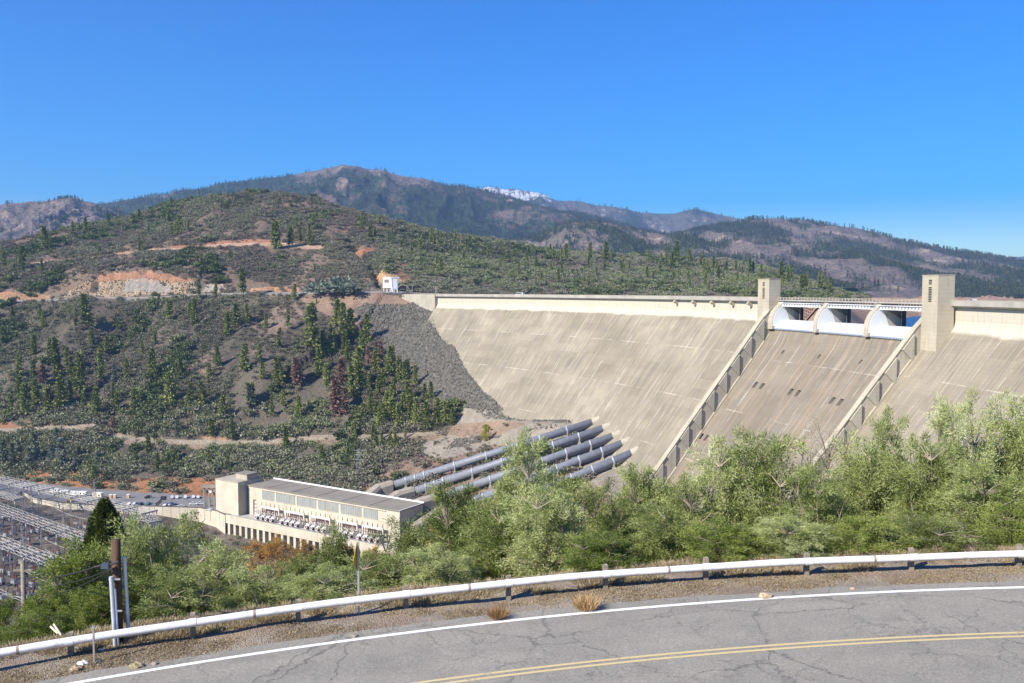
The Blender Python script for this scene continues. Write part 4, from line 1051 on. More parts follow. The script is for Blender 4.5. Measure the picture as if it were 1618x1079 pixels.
for i, (x, k, lab) in enumerate([(569, 'car', 'small white car parked on the bench, leftmost'), (576, 'suv', 'white suv parked on the bench beside the leftmost car'), (603, 'suv', 'white vehicle parked under the head tower'), (634, 'car', 'white car parked in front of the tunnel portal'), (647, 'van', 'white van parked on the bench by the wing wall')]):
    put(x, 462.6, 0, lab, k, Wt, 'white', .2, 'vehicles on the bench by the head tower', Y=799 if x < 620 else 796)
q = A(-258, -3.5, -5.2); v = put(0, 0, -1, 'white van driving on the crest road of the dam', 'van', Wt, 'white', -.85, 'vehicles on the crest road'); v.location = q; v.scale = (1.6, 1.1, 1.25)
q = A(145.5, -2, -5.2); v = put(0, 0, -1, 'white pickup on the crest road right of the larger tower', 'truck', Wt, 'white', -1.25, 'vehicles on the crest road'); v.location = q
# lattice pylon on the slope
def lattice(r, pts, w0, w1, mat, rr=.12, n=8):
    a, c = np.array(pts[0], float), np.array(pts[1], float); b = MB()
    cs = [(-1, -1), (1, -1), (1, 1), (-1, 1)]
    lv = [a + (c - a) * i / n for i in range(n + 1)]; ww = [w0 + (w1 - w0) * i / n for i in range(n + 1)]
    g = [[lv[i] + np.array([x * ww[i] / 2, y * ww[i] / 2, 0]) for x, y in cs] for i in range(n + 1)]
    for j in range(4): b.tube([g[0][j], g[n][j]], rr, 4)
    for i in range(n):
        for j in range(4):
            b.tube([g[i][j], g[i + 1][(j + 1) % 4]], rr * .6, 3, cap=False); b.tube([g[i + 1][j], g[i + 1][(j + 1) % 4]], rr * .6, 3, cap=False)
    return b
h_ = hit(567, 752)
if h_:
    q = h_[0]; r = empty('pylon', q, 'pale lattice steel pylon on the brushy slope behind the powerhouse', 'pylon')
    lattice(r, [q - np.array([0, 0, 1]), q + np.array([0, 0, 18])], 4.4, 1.2, m_galv, .10).build('lattice_mast', simple('dull_pylon_steel', (.24, .24, .23), .6), r)
    b = MB()
    for z in (11, 14, 17): b.frame_box(q + np.array([0, 0, z]), (1, 0, 0), (0, 1, 0), (0, 0, 1), 3.2, .15, .15)
    b.build('crossarm', m_galv, r)
# ================================================================ SWITCHYARD
m_yard = simple('pale_bus_steel', (.34, .325, .305), .55, var=.12, scale=.5)
yard_dir = None
def bus_gantry(p0, p1, lab, nseg=9, w=7, h=12):
    p0, p1 = np.array(p0, float), np.array(p1, float); d_ = p1 - p0; L = np.linalg.norm(d_); d_ /= L; sd = np.array([-d_[1], d_[0], 0]); sd /= np.linalg.norm(sd)
    r = empty('bus_gantry', (p0 + p1) / 2 - np.array([0, 0, h]), lab, 'steel gantry', 'switchyard gantries')
    b = MB()
    for k in np.linspace(-w / 2, w / 2, 4):
        b.tube([p0 + sd * k, p1 + sd * k], .15, 4); b.tube([p0 + sd * k + up * 1.5, p1 + sd * k + up * 1.5], .10, 4)
        m_ = int(L / 3)
        for i in range(m_):
            a_ = p0 + d_ * L * i / m_ + sd * k; c_ = p0 + d_ * L * (i + 1) / m_ + sd * k
            b.tube([a_ + up * (1.5 if i % 2 else 0), c_ + up * (0 if i % 2 else 1.5)], .09, 3, cap=False)
    b.build('bus_truss', m_yard, r)
    for i in range(nseg + 1):
        c = p0 + d_ * L * i / nseg; b = MB()
        b.frame_box(c + up * .6, sd, d_, up, w / 2 + .8, .35, .35)
        for sg in (-1, 1):
            for q in (-1, 1): b.tube([c + sd * sg * (w / 2) + d_ * q * .9 - up * (h + 2.5), c + sd * sg * w / 2 + d_ * q * .3 + up * .6], .12, 4)
            for j in range(5):
                a_ = c + sd * sg * w / 2 - up * (h - j * h / 5); b.tube([a_ - d_ * .8, a_ + d_ * .7 + up * h / 5], .07, 3, cap=False)
        b.build('support_frame', m_yard, r)
        b = MB()
        for k in np.linspace(-w / 2, w / 2, 5): b.tube([c + sd * k + up * .3, c + sd * k - up * 1.9], .26, 6)
        b.build('insulator', m_rust if i % 2 else m_tr, r)
    return r
z0 = -124.5
bus_gantry(onz(-60, 745, z0), onz(236, 811, z0), 'long pale bus gantry, topmost in the switchyard below the orange bank', 12, 9, 12)
bus_gantry(onz(-70, 780, z0 - .5), onz(155, 860, z0 - .5), 'long pale bus gantry in the middle of the switchyard', 10, 8, 12)
bus_gantry(onz(-70, 830, z0 - 1), onz(125, 906, z0 - 1), 'long pale bus gantry, lowest in the switchyard', 9, 8, 12)
bus_gantry(onz(195, 803, -127), onz(246, 826, -127), 'short pale bus gantry at the right edge of the switchyard', 4, 6, 11)
bus_gantry(onz(-60, 768, z0 - .5), onz(30, 790, z0 - .5), 'short pale bus gantry between the two long upper ones', 4, 5, 12)
for i, (x, y) in enumerate([(37, 905), (101, 850), (50, 812), (150, 800)]):
    q = onz(x, y, -138.)
    r = empty('lattice_mast', q, ['slim lattice spire rising above the lowest gantry', 'slim lattice spire in the middle of the yard', 'slim lattice spire beside the middle gantry end', 'slim lattice spire near the low white wall'][i], 'mast')
    lattice(r, [q, q + up * (24 if i == 0 else 17)], 2.2, .3, m_yard, .12, 9).build('mast', m_yard, r)
def breaker(q, lab):
    r = empty('circuit_breaker', q, lab, 'circuit breaker', 'breakers on the switchyard gravel')
    b = MB(); b.box(-1.2, 1.2, -.7, .7, .8, 2.2); local_build(b, 'tank', m_galv, r)
    b = MB()
    for x in (-1, 0, 1): b.tube([(x, 0, 2.2), (x * 1.4, 0, 4.6)], [.28, .14], 6)
    local_build(b, 'bushing', m_rust, r)
    b = MB()
    for x in (-1.1, 1.1): b.box(x - .12, x + .12, -.5, .5, 0, .8)
    local_build(b, 'leg', m_dark, r)
    return r
br0 = breaker(onz(120, 830, -138.5), 'grey circuit breaker standing on the switchyard gravel')
g = 0
for py in (822, 834, 848, 868, 886, 905, 925, 945):
    for px in range(-10, 200, 15):
        x = px + RND.uniform(-5, 5); y = py + RND.uniform(-4, 4) + px * .12
        if 60 < x < 110 and y < 835: continue
        dup(br0, onz(x, y, -138.6), ang + RND.uniform(-.1, .1) + (1.57 if g % 3 == 0 else 0), scale=RND.uniform(.8, 1.5)); g += 1
# overhead conductors of the yard
b = MB()
for i in range(46):
    a_ = onz(RND.uniform(-60, 150), RND.uniform(765, 930), -127 + RND.uniform(-4, 3)); L = RND.uniform(25, 70)
    dd = ax * L if RND.random() < .35 else bk * L * RND.choice((-1, 1)) * .6
    pts = [a_ + dd * t + up * (-2.2 * 4 * t * (1 - t)) for t in np.linspace(0, 1, 7)]
    b.tube(pts, .11, 3, cap=False)
o = b.build('conductor_wires', simple('wire_grey', (.32, .31, .30), .6)); tag(o, 'sagging grey wires strung across the switchyard', 'wires', kind='stuff')
# ================================================================ VEGETATION HELPERS
def hidden_coll(name):
    return bpy.data.collections.new(name)      # never linked: only a source of shapes
def scatter(name, pts, scl, rotz, protos, label=None, cat=None, kind='stuff', tilt=None, tint=None):
    """one object whose points carry copies of the given plants or stones"""
    n = len(pts); me = bpy.data.meshes.new(name); me.vertices.add(n)
    me.vertices.foreach_set('co', np.asarray(pts, np.float32).ravel())
    rot = np.zeros((n, 3), np.float32); rot[:, 2] = rotz
    if tilt is not None: rot[:, :2] = tilt
    set_attr(me, 'rot', rot, 'FLOAT_VECTOR'); 
    s3 = np.asarray(scl, np.float32); s3 = np.repeat(s3[:, None], 3, 1) if s3.ndim == 1 else s3
    set_attr(me, 'scl', s3, 'FLOAT_VECTOR')
    set_attr(me, 'idx', rs.randint(0, len(protos.objects), n), 'INT')
    set_attr(me, 'tint', tint if tint is not None else rs.rand(n), 'FLOAT')
    o = bpy.data.objects.new(name, me); COL.objects.link(o); tag(o, label, cat, kind=kind)
    ng = bpy.data.node_groups.new(name + '_nodes', 'GeometryNodeTree')
    ng.interface.new_socket('Geometry', in_out='INPUT', socket_type='NodeSocketGeometry')
    ng.interface.new_socket('Geometry', in_out='OUTPUT', socket_type='NodeSocketGeometry')
    gi = ng.nodes.new('NodeGroupInput'); go = ng.nodes.new('NodeGroupOutput')
    ip = ng.nodes.new('GeometryNodeInstanceOnPoints'); ci = ng.nodes.new('GeometryNodeCollectionInfo')
    ci.inputs['Collection'].default_value = protos; ci.inputs['Separate Children'].default_value = True; ci.inputs['Reset Children'].default_value = True
    def na(nm, t):
        q = ng.nodes.new('GeometryNodeInputNamedAttribute'); q.data_type = t; q.inputs['Name'].default_value = nm; return q.outputs[0]
    L = ng.links.new
    L(gi.outputs[0], ip.inputs['Points']); L(ci.outputs[0], ip.inputs['Instance']); ip.inputs['Pick Instance'].default_value = True
    L(na('idx', 'INT'), ip.inputs['Instance Index']); L(na('rot', 'FLOAT_VECTOR'), ip.inputs['Rotation']); L(na('scl', 'FLOAT_VECTOR'), ip.inputs['Scale'])
    L(ip.outputs[0], go.inputs[0])
    md = o.modifiers.new('scatter', 'NODES'); md.node_group = ng
    return o
def leafmat(name, stops, transl=.25, inst=False, rough=.6, clump=.25, noise_scale=.25):
    t = NT(name)
    a = t.N('ShaderNodeAttribute', attribute_name='leaf'); fac = a.outputs['Fac']
    if inst:
        b = t.N('ShaderNodeAttribute', attribute_name='tint', attribute_type='INSTANCER')
        fac = t.math('ADD', t.math('MULTIPLY', fac, .45), t.math('MULTIPLY', b.outputs['Fac'], .55))
    else:
        oi = t.N('ShaderNodeObjectInfo')
        fac = t.math('ADD', t.math('MULTIPLY', fac, .6), t.math('MULTIPLY', oi.outputs['Random'], .4))
    n = t.noise(t.coords('World'), noise_scale, 3)
    fac = t.math('ADD', fac, t.math('MULTIPLY', t.math('SUBTRACT', n, .5), clump * 2), clamp=True)
    c = t.ramp(fac, stops); t.col(c); t.rough(rough); t.spec(.25)
    if transl:
        tr = t.N('ShaderNodeBsdfTranslucent'); t.L(t.mix(1., c, (1.25, 1.3, .75), 'MULTIPLY'), tr.inputs[0])
        mx = t.N('ShaderNodeMixShader'); mx.inputs[0].default_value = transl
        t.L(t.b.outputs[0], mx.inputs[1]); t.L(tr.outputs[0], mx.inputs[2]); t.L(mx.outputs[0], t.out.inputs[0])
    return t.m
def leaf_quads(pos, direc, length, width, rng, up_bias=.35):
    """diamond leaves: pos Nx3, direc Nx3"""
    n = len(pos); d_ = direc / (np.linalg.norm(direc, axis=1, keepdims=True) + 1e-9)
    r_ = rng.normal(size=(n, 3)); r_[:, 2] *= .5
    w = np.cross(d_, r_); w /= np.linalg.norm(w, axis=1, keepdims=True) + 1e-9
    L = length[:, None]; Wd = width[:, None]
    v = np.stack([pos, pos + d_ * L * .45 + w * Wd * .5, pos + d_ * L, pos + d_ * L * .45 - w * Wd * .5], 1)
    return v.reshape(-1, 3)
def leaf_mesh(name, V, val, mat):
    F = np.arange(len(V)).reshape(-1, 4)
    me = fast_mesh(name, V, faces4=F, mats=[mat], smooth=False); set_attr(me, 'leaf', val, 'FLOAT'); return me
m_bark = simple('grey_bark', (.16, .135, .11), .9, var=.3, scale=3.); m_bark2 = simple('pale_twig_bark', (.27, .23, .18), .9, var=.25, scale=3.); m_barkp = simple('pine_bark', (.10, .07, .05), .9)

# ---------------------------------------------------------------- hill shrubs, pines (all far away)
def shrub_proto(seed, mat, n=150, flat=.75):
    g = np.random.RandomState(seed)
    nc = g.randint(5, 9); cc_ = g.normal(size=(nc, 3)) * (.42, .42, .2) + (0, 0, .38)
    p = cc_[g.randint(0, nc, n)]; q = g.normal(size=(n, 3)); q /= np.linalg.norm(q, axis=1, keepdims=True)
    q[:, 2] = np.abs(q[:, 2]) * flat
    pos = p + q * g.uniform(.22, .5, (n, 1)); pos[:, 2] = np.maximum(pos[:, 2], .02)
    V = leaf_quads(pos, q + g.normal(size=(n, 3)) * .7, g.uniform(.2, .42, n), g.uniform(.13, .26, n), g)
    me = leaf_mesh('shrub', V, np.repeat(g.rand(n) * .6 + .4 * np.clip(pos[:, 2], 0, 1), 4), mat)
    return bpy.data.objects.new('shrub', me)
m_brush = leafmat('chaparral_leaves', [(.0, (.070, .055, .038)), (.18, (.17, .138, .108)), (.34, (.28, .24, .20)), (.5, (.13, .135, .055)), (.64, (.34, .32, .24)), (.8, (.15, .185, .055)), (.92, (.28, .30, .14)), (1, (.13, .17, .045))], .12, True, clump=.30, noise_scale=.012)
cb_ = hidden_coll('brush_shapes')
for i in range(7): cb_.objects.link(shrub_proto(i, m_brush))
# points over the slope, thinned to bare ground
def sample_terrain(n, tlo, thi, x0, x1, dens=None, seed=1):
    g = np.random.RandomState(seed)
    r0, r1 = np.searchsorted(GT, tlo), np.searchsorted(GT, thi) - 2; c0, c1 = int((x0 - xs[0]) / 2.5), int((x1 - xs[0]) / 2.5)
    a = GX[r0:r1, c0:c1]; area = np.abs((GX[r0:r1, c0 + 1:c1 + 1] - a) * (GY[r0 + 1:r1 + 1, c0:c1] - GY[r0:r1, c0:c1]))
    w = area * (1 - bare[r0:r1, c0:c1]) * np.clip(1.25 - GY[r0:r1, c0:c1] / 2200, .2, 1)
    if dens is not None: w = w * dens[r0:r1, c0:c1]
    w = w.ravel(); w /= w.sum(); idx = g.choice(len(w), n, p=w); i, j = np.divmod(idx, c1 - c0)
    i = i + r0; j = j + c0; u, v = g.rand(n), g.rand(n)
    q = lambda G: (G[i, j] * (1-u) + G[i, j+1] * u) * (1-v) + (G[i+1, j] * (1-u) + G[i+1, j+1] * u) * v
    return np.stack([q(GX), q(GY), q(GZ)], 1), i, j
vis = (PY < 900).astype(float)
clm = np.clip(fbm(GX / 26, GY / 26, 4, 71) * 1.9 + .80 - (g1 / 14) * .9, .06, 1.6)
damfree = np.where((o_ > -14) & (o_ < 190) & (s_ > -356) & (s_ < 400) & (GZ < -4 - 0 * GX) & (o_ < sl(GZ) + 2), 0., 1.)
pts, i_, j_ = sample_terrain(118000, 6.02, 15.6, -60, 1420, vis * clm * damfree, 3)
sz = (.9 + 3.0 * rs.rand(len(pts)) ** 2.6) * (1 + .25 * (pts[:, 1] > 900)); pts[:, 2] -= .15
qx, qy = proj_arr(pts[:, 0], pts[:, 1], pts[:, 2])
ctr = np.where(qy < 460, np.where(qx < 590, .20, .72), np.where(qy > 640, .54, .40)) + .2 * ((qx < 130) & (qy > 480) & (qy < 560))
tint = np.clip((rs.rand(len(pts)) - .5) * .55 + ctr + fbm(pts[:, 0] / 70, pts[:, 1] / 110, 4, 5) * .7, 0, 1)
sz = sz * (.8 + .35 * tint) * np.where((qy > 640) & (qx < 700), 1.35, 1.)
scatter('chaparral_brush', pts, sz, rs.rand(len(pts)) * 6.28, cb_, 'grey green chaparral brush covering the hillsides', 'brush', tint=tint)
oakd = np.clip(fbm(GX / 40, GY / 90, 4, 91) * 2.2 - .15 - (g1 / 14) * .8, 0, 1)
m_oak = leafmat('oak_leaves', [(0, (.035, .05, .018)), (.4, (.085, .115, .035)), (.7, (.16, .19, .075)), (1, (.26, .28, .13))], .1, True, clump=.2, noise_scale=.02)
co_ = hidden_coll('oak_shapes')
for i in range(5): co_.objects.link(shrub_proto(170 + i, m_oak, 330, 1.0))
pts, i_, j_ = sample_terrain(2700, 6.02, 15.6, -60, 1380, vis * oakd * damfree * np.where(PY < 460, .45, 1.) * np.where(PY > 640, 1.7, 1.), 6)
scatter('scrub_oaks', pts, rs.uniform(2.4, 6.5, len(pts)), rs.rand(len(pts)) * 6.28, co_, 'dark green scrub oaks gathered in the gullies of the hillside', 'scrub')
# sparse brush on the lower bare banks, the yard and the near slope
pts, i_, j_ = sample_terrain(2600, 0.2, 6.0, -300, 1900, np.where(bare > .9, .25, 1.) , 5)
scatter('river_brush', pts, rs.uniform(.8, 2.6, len(pts)), rs.rand(len(pts)) * 6.28, cb_, 'low brush on the river banks and the near slope', 'brush')

# rockfill stones
m_stone = simple('rockfill_stone', (.125, .115, .093), .9, var=.65, scale=.45)
cs_ = hidden_coll('stone_shapes')
import bmesh
def stone(seed, mat, nm='stone'):
    g = random.Random(seed); bm = bmesh.new(); bmesh.ops.create_icosphere(bm, subdivisions=1, radius=.5)
    for v in bm.verts: v.co *= g.uniform(.7, 1.2); v.co.z *= .7
    me = bpy.data.meshes.new(nm); bm.to_mesh(me); bm.free(); me.materials.append(mat); return bpy.data.objects.new(nm, me)
for i in range(5): cs_.objects.link(stone(i, m_stone))
rockd = ((TB > 7.3) & (TB < 10.2) & poly_mask(PX + wob * .5, PY + wob2 * .5, ROCKP)).astype(float)
_b = bare; bare = 1 - rockd
pts, i_, j_ = sample_terrain(21000, 7.2, 10.3, 540, 830, None, 8)
bare = _b
scatter('rockfill_stones', pts, rs.uniform(1.0, 3.9, len(pts)) ** 1.0, rs.rand(len(pts)) * 6.28, cs_, 'grey rockfill stones dumped on the slope against the dam', 'stones', tilt=rs.rand(len(pts), 2) * 3)
_b = bare; bare = 1 - ((TB > 5.9) & (TB < 8.4) & (poly_mask(QX, QY, [(700,712),(720,695),(800,690),(880,672),(905,665),(800,648),(740,645),(770,662),(890,668),(800,690),(700,712)])) | ((TB > 11) & (TB < 12.1) & (bare > .9) & (PX > 90) & (PX < 330))).astype(float)
pts, i_, j_ = sample_terrain(2600, 5.9, 12.1, 80, 950, None, 9)
bare = _b
scatter('scattered_boulders', pts, rs.uniform(.5, 2.0, len(pts)), rs.rand(len(pts)) * 6.28, cs_, 'loose boulders on the berm and the orange road cuts', 'stones', tilt=rs.rand(len(pts), 2) * 3)

# conifers
def conifer_mesh(seed, mat, n_wh=26, sparse=0., wide=.17, base=.1, droop=.25, per=9):
    g = np.random.RandomState(seed); P_, D_, Ls, Ws = [], [], [], []
    for k in range(n_wh):
        t = (k + g.rand() * .6) / n_wh; z = base + (1 - base) * t
        rad = wide * (1 - t) ** .8 * g.uniform(.5, 1.25) + .012
        for j in range(per):
            if g.rand() < sparse: continue
            a = g.rand() * 6.28; rr = rad * g.uniform(.6, 1.2); rad_a = 1 + .35 * math.sin(a + seed); d_ = np.array([math.cos(a) * rad_a, math.sin(a) * rad_a, -droop + g.normal() * .15 + .5 * t])
            for q in range(4):
                f_ = (q + .4) / 4
                P_.append(np.array([0, 0, z]) + d_ * rr * f_ * .8 + g.normal(size=3) * .006); D_.append(d_ + g.normal(size=3) * .55); Ls.append(.075 * g.uniform(.7, 1.4)); Ws.append(.045 * g.uniform(.7, 1.3))
    V = leaf_quads(np.array(P_), np.array(D_), np.array(Ls), np.array(Ws), g)
    return leaf_mesh('crown', V, np.repeat(g.rand(len(P_)), 4), mat)
def trunk_mesh(h=.95, r=.014, mat=None, name='trunk'):
    b = MB(); b.tube([(0, 0, -.06), (0, 0, h * .5), (0, 0, h)], [r, r * .7, r * .15], 6)
    me = bpy.data.meshes.new(name); me.from_pydata(b.v, [], b.f); me.materials.append(mat or m_barkp); return me
m_pine = leafmat('pine_needles', [(0, (.06, .078, .022)), (.35, (.14, .17, .042)), (.7, (.24, .27, .075)), (1, (.34, .36, .13))], .12)
m_pineb = leafmat('bluish_pine_needles', [(0, (.07, .09, .07)), (.5, (.16, .19, .145)), (1, (.26, .29, .22))], .1)
m_dead = leafmat('rust_brown_needles', [(0, (.14, .085, .06)), (.5, (.26, .155, .115)), (1, (.36, .24, .18))], .1)
m_pinei = leafmat('young_pine_needles', [(0, (.035, .055, .02)), (.4, (.065, .10, .03)), (.7, (.105, .15, .045)), (1, (.14, .19, .06))], .12, True)
KC = {'pine': [conifer_mesh(i, m_pine, wide=.19 + .035 * (i % 3), base=.06 + .05 * (i % 3), sparse=.12) for i in range(6)],
      'blue': [conifer_mesh(20 + i, m_pineb, wide=.22, base=.08, sparse=.2) for i in range(2)],
      'dead': [conifer_mesh(30 + i, m_dead, wide=.19, base=.1, sparse=.25) for i in range(3)],
      'thin': [conifer_mesh(40 + i, m_pine, n_wh=22, wide=.13, base=.2, sparse=.35) for i in range(3)]}
KC['oak'] = [shrub_proto(70 + i, m_pineb, 420, 1.0).data for i in range(3)]
TRM = trunk_mesh()
def far_tree(px, py, hpx, kind, lab, grp, parts=True, name='pine_tree'):
    h_ = hit(px, py)
    if h_ is None: return None
    q, t_ = h_; H = max(3.2, hpx / 1400 * q[1] * RND.uniform(.8, 1.18))
    cm = RND.choice(KC[kind]); rz = RND.uniform(0, 6.28); ws = RND.uniform(.9, 1.25) * (1.45 if kind == 'dead' else 1)
    if hpx < 14: ws *= 1.25
    if parts:
        r = empty(name, q, lab, 'tree', grp, rz); r.scale = (H * ws, H * ws, H); r.rotation_euler = (RND.gauss(0, .04), RND.gauss(0, .04), rz)
        for nm, me in (('trunk', TRM), ('crown', cm)):
            o = bpy.data.objects.new(nm, me); COL.objects.link(o); o.parent = r
    else:
        r = bpy.data.objects.new(name, cm); COL.objects.link(r); r.location = [float(v) for v in q]; r.rotation_euler = (0, 0, rz); r.scale = (H * ws, H * ws, H)
        tag(r, lab, 'tree', grp)
    return r
HILL = [(5,416,24),(36,430,35),(23,433,20),(49,396,18),(73,398,42),(80,403,30),(116,374,25),(135,371,33),(173,361,24),(221,354,23),(247,336,11),(269,331,20),(294,322,14),(315,317,16),(268,356,24),(282,371,35),(273,376,20),(297,364,15),(219,396,18),(225,396,18),(236,371,12),(318,424,24),(363,410,20),(392,405,12),(67,433,25),(158,403,12),
 (423,306,11),(407,305,7),(432,393,38),(438,393,36),(458,390,34),(475,385,28),(489,388,32),(522,321,10),(531,323,13),(557,330,14),(506,326,13),(493,322,12),(572,364,30),(600,356,12),(584,378,22),(593,376,20),(616,381,20),(635,393,14),(636,416,11),(498,430,14),(664,396,18),(689,423,16),(655,386,14)]
MID = [(30,600,46),(58,640,50),(70,520,26),(20,510,30),(170,560,36),(200,600,40),(225,560,26),(240,600,44),(285,600,30),(320,650,44),(335,690,30),(400,640,34),(415,600,34),(430,660,40),(345,580,34),(185,655,44),(150,660,44),(75,655,44),(52,600,40),(420,520,30),(440,555,34),(455,520,28),(470,560,30),(340,470,20),(250,480,18),(317,425,16),(386,468,38),(314,474,30),(307,516,40),(360,530,45),(372,519,45),(392,510,35),(120,520,40),(138,519,48),(145,548,35),(267,507,30),(104,584,45),(89,593,55),(77,566,30),(98,652,50),(125,625,60),(160,605,50),(40,661,50),(30,631,40),(3,542,30),(64,504,22),(270,643,55),(212,655,45),(297,646,40),(352,664,45),(384,587,45),(246,545,28),(409,572,30),(368,697,35),(465,475,25),(300,500,26),(14,660,44),(55,560,30),(112,600,44),(110,640,40),(132,650,40),(330,600,26),(180,640,34)]
CLUS = [(496,550,60),(539,531,60),(533,517,50),(555,537,50),(572,559,35),(578,540,50),(511,564,45),(505,592,40),(514,603,30),(567,612,60),(558,631,55),(592,587,35),(582,620,35),(597,631,45),(605,614,40),(617,598,50),(629,603,38),(639,603,30),(646,598,25),(658,611,32),(621,637,35),(644,639,38),(630,678,45),(575,667,35),(594,667,38),(607,667,36),(647,672,35),(661,675,45),(675,681,55),(669,637,30),(683,634,28),(691,675,40),(705,673,42),(714,673,28),(558,692,25),(594,714,35),(605,712,30),(614,714,28),(626,714,30),(639,692,15),(472,664,45),(447,642,28),(453,714,40),(515,612,35),(440,614,45),(620,668,36),(637,655,34),(612,650,34),(587,650,36),(566,590,40),(549,576,44),(545,560,40),(524,560,44),(590,700,26),(655,650,34),(600,680,34)]
REDS = [(67,608,30),(82,649,38),(178,679,25),(471,612,40),(582,575,35),(603,564,22),(539,609,52),(530,656,60),(544,656,50),(465,608,34)]
BLUE = [(181,607,40),(20,740,40),(45,742,44),(60,735,46),(80,738,42),(100,742,44),(118,745,36),(155,742,30),(30,720,34),(8,735,36),(90,712,30),(280,690,28),(395,640,30)]
DARKL = [(510,733,34),(360,745,26),(150,760,30),(250,745,26),(215,735,24),(125,728,30),(500,480,10),(235,720,30),(330,735,22)]
for x, y, h in HILL: far_tree(x, y, h, RND.choice(['pine', 'pine', 'thin']), 'dark conifer scattered on the rounded brushy hilltop around and above the dirt road', 'conifers on the brushy hilltop')
for x, y, h in MID: far_tree(x, y, h, RND.choice(['pine', 'pine', 'pine', 'thin']), 'tall conifer on the slope between crest road and lower track, away from the dense stand', 'conifers on the middle slope')
for x, y, h in CLUS: far_tree(x, y, h, 'pine', 'green conifer in the dense stand left of the grey rockfill slope', 'conifer stand beside the rockfill')
rl_ = ['small rust brown dead conifer on the far left slope, upper', 'rust brown dead conifer on the far left slope, lower', 'rust brown dead conifer just above the bend of the lower track', 'reddish dead conifer left of the dense stand', 'reddish dead conifer inside the top of the dense stand', 'small reddish dead conifer nearest the rockfill', 'tall reddish dead conifer at the left edge of the dense stand, upper', 'widest rust brown dead conifer at the left edge of the stand, lower', 'reddish dead conifer leaning against the lower rust brown one', 'faded reddish dead conifer beside the one left of the stand']
for k, (x, y, h) in enumerate(REDS): far_tree(x, y, h, 'dead', rl_[k], 'rust brown dead conifers', name='dead_tree')
for x, y, h in BLUE: far_tree(x, y, h, 'blue', 'bluish grey pine around the lower track above the orange bank', 'bluish pines near the lower track', name='grey_pine')
for x, y, h in [(516,464,22),(531,463,20),(548,464,24),(540,465,16),(505,465,14),(560,465,13)]: far_tree(x, y, h, 'oak', 'rounded blue green tree beside the crest road left of the head tower', 'round trees by the crest road', name='round_tree')
for x, y, h in DARKL: far_tree(x, y, h * 1.0, 'pine', 'bushy green conifer on the lowest slope below the track', 'conifers below the lower track')
# ridge behind the dam
n = 0; g = random.Random(5)
while n < 105:
    x = g.uniform(650, 1325); a = np.interp(x, [650,760,900,1000,1150,1260,1330], [380,384,402,406,414,445,466]); y = a + abs(g.gauss(0, .5)) * (462 - a) + 2
    if y > 468: continue
    hh = g.uniform(12, 26) * (1.15 if y < a + 14 else 1); n += 1
    far_tree(x, y, hh, g.choice(['pine', 'thin', 'pine']), 'conifer on the low brushy ridge that rises behind the dam crest', 'conifers on the ridge behind the dam', parts=False)
# dense young growth: uncountable
cy_ = hidden_coll('young_pine_shapes')
for i in range(4): cy_.objects.link(bpy.data.objects.new('young_pine', conifer_mesh(60 + i, m_pinei, n_wh=12, wide=.26, base=.0, per=6)))
yp = []; g = np.random.RandomState(4)
def fill(poly, n):
    xs_, ys_ = [q[0] for q in poly], [q[1] for q in poly]; k = 0
    while k < n:
        x, y = g.uniform(min(xs_), max(xs_)), g.uniform(min(ys_), max(ys_))
        if poly_mask(np.array([x]), np.array([y]), poly)[0]:
            h_ = hit(x, y)
            if h_: yp.append(h_[0])
            k += 1
fill([(322,330),(330,312),(395,308),(400,326),(380,334)], 150)
fill([(420,330),(430,310),(480,315),(470,330)], 45)
fill([(650,372),(700,374),(760,381),(820,394),(820,425),(740,415),(680,400)], 420)
fill([(640,400),(820,425),(1000,415),(1200,430),(1310,462),(1100,462),(760,462),(660,430)], 330)
fill([(560,345),(640,370),(660,395),(600,385)], 60)
fill([(880,440),(930,425),(950,445),(900,462)], 60)
fill([(30,480),(90,470),(60,560),(0,620),(0,560)], 60)
fill([(230,640),(330,480),(360,470),(330,560),(260,650)], 130)
fill([(0,560),(60,500),(95,478),(100,490),(40,560),(0,600)], 70)
fill([(360,530),(300,560),(240,660),(255,665),(320,600),(380,540)], 60)
yp = np.array(yp)
scatter('young_pines', yp, g.uniform(4, 9, len(yp)) * np.clip(yp[:, 1] / 1200, .6, 1.1), g.rand(len(yp)) * 6.28, cy_, 'thick young green pines and oaks on hill and ridge', 'young pines')
# forest on the far mountains
fp = []; g = np.random.RandomState(9)
for key, n in (('b', 19000), ('d', 14000), ('e', 5500), ('a', 2200), ('c', 3500)):
    m_ = M[key]; w = np.clip(m_['k'], .03, 1) ** 1.3 * ((m_['t'] < 1.04) & (m_['px'] > -40) & (m_['px'] < 1660)) * (1 if key != 'a' else (m_['px'] > 0))
    w = np.where((m_['t'] > .96) & (m_['t'] < 1.03), np.maximum(w, .25 * (key != 'a')), w)
    w = w.ravel() / w.sum(); idx = g.choice(len(w), n, p=w); i, j = np.divmod(idx, m_['X'].shape[1]); i = np.minimum(i, m_['X'].shape[0] - 2); j = np.minimum(j, m_['X'].shape[1] - 2)
    u, v = g.rand(n), g.rand(n); q = lambda G: (G[i, j] * (1-u) + G[i, j+1] * u) * (1-v) + (G[i+1, j] * (1-u) + G[i+1, j+1] * u) * v
    p_ = np.stack([q(m_['X']), q(m_['Y']), q(m_['Z'])], 1); fp.append(np.concatenate([p_, (g.uniform(8, 19, n) * {'c': 1.5, 'a': .7, 'e': .8}.get(key, 1))[:, None]], 1))
fp = np.concatenate(fp)
m_ff = leafmat('far_forest', [(0, (.035, .050, .030)), (.5, (.062, .082, .042)), (.85, (.095, .11, .055)), (1, (.24, .17, .06))], 0, True, noise_scale=.002)
cf_ = hidden_coll('far_tree_shapes')
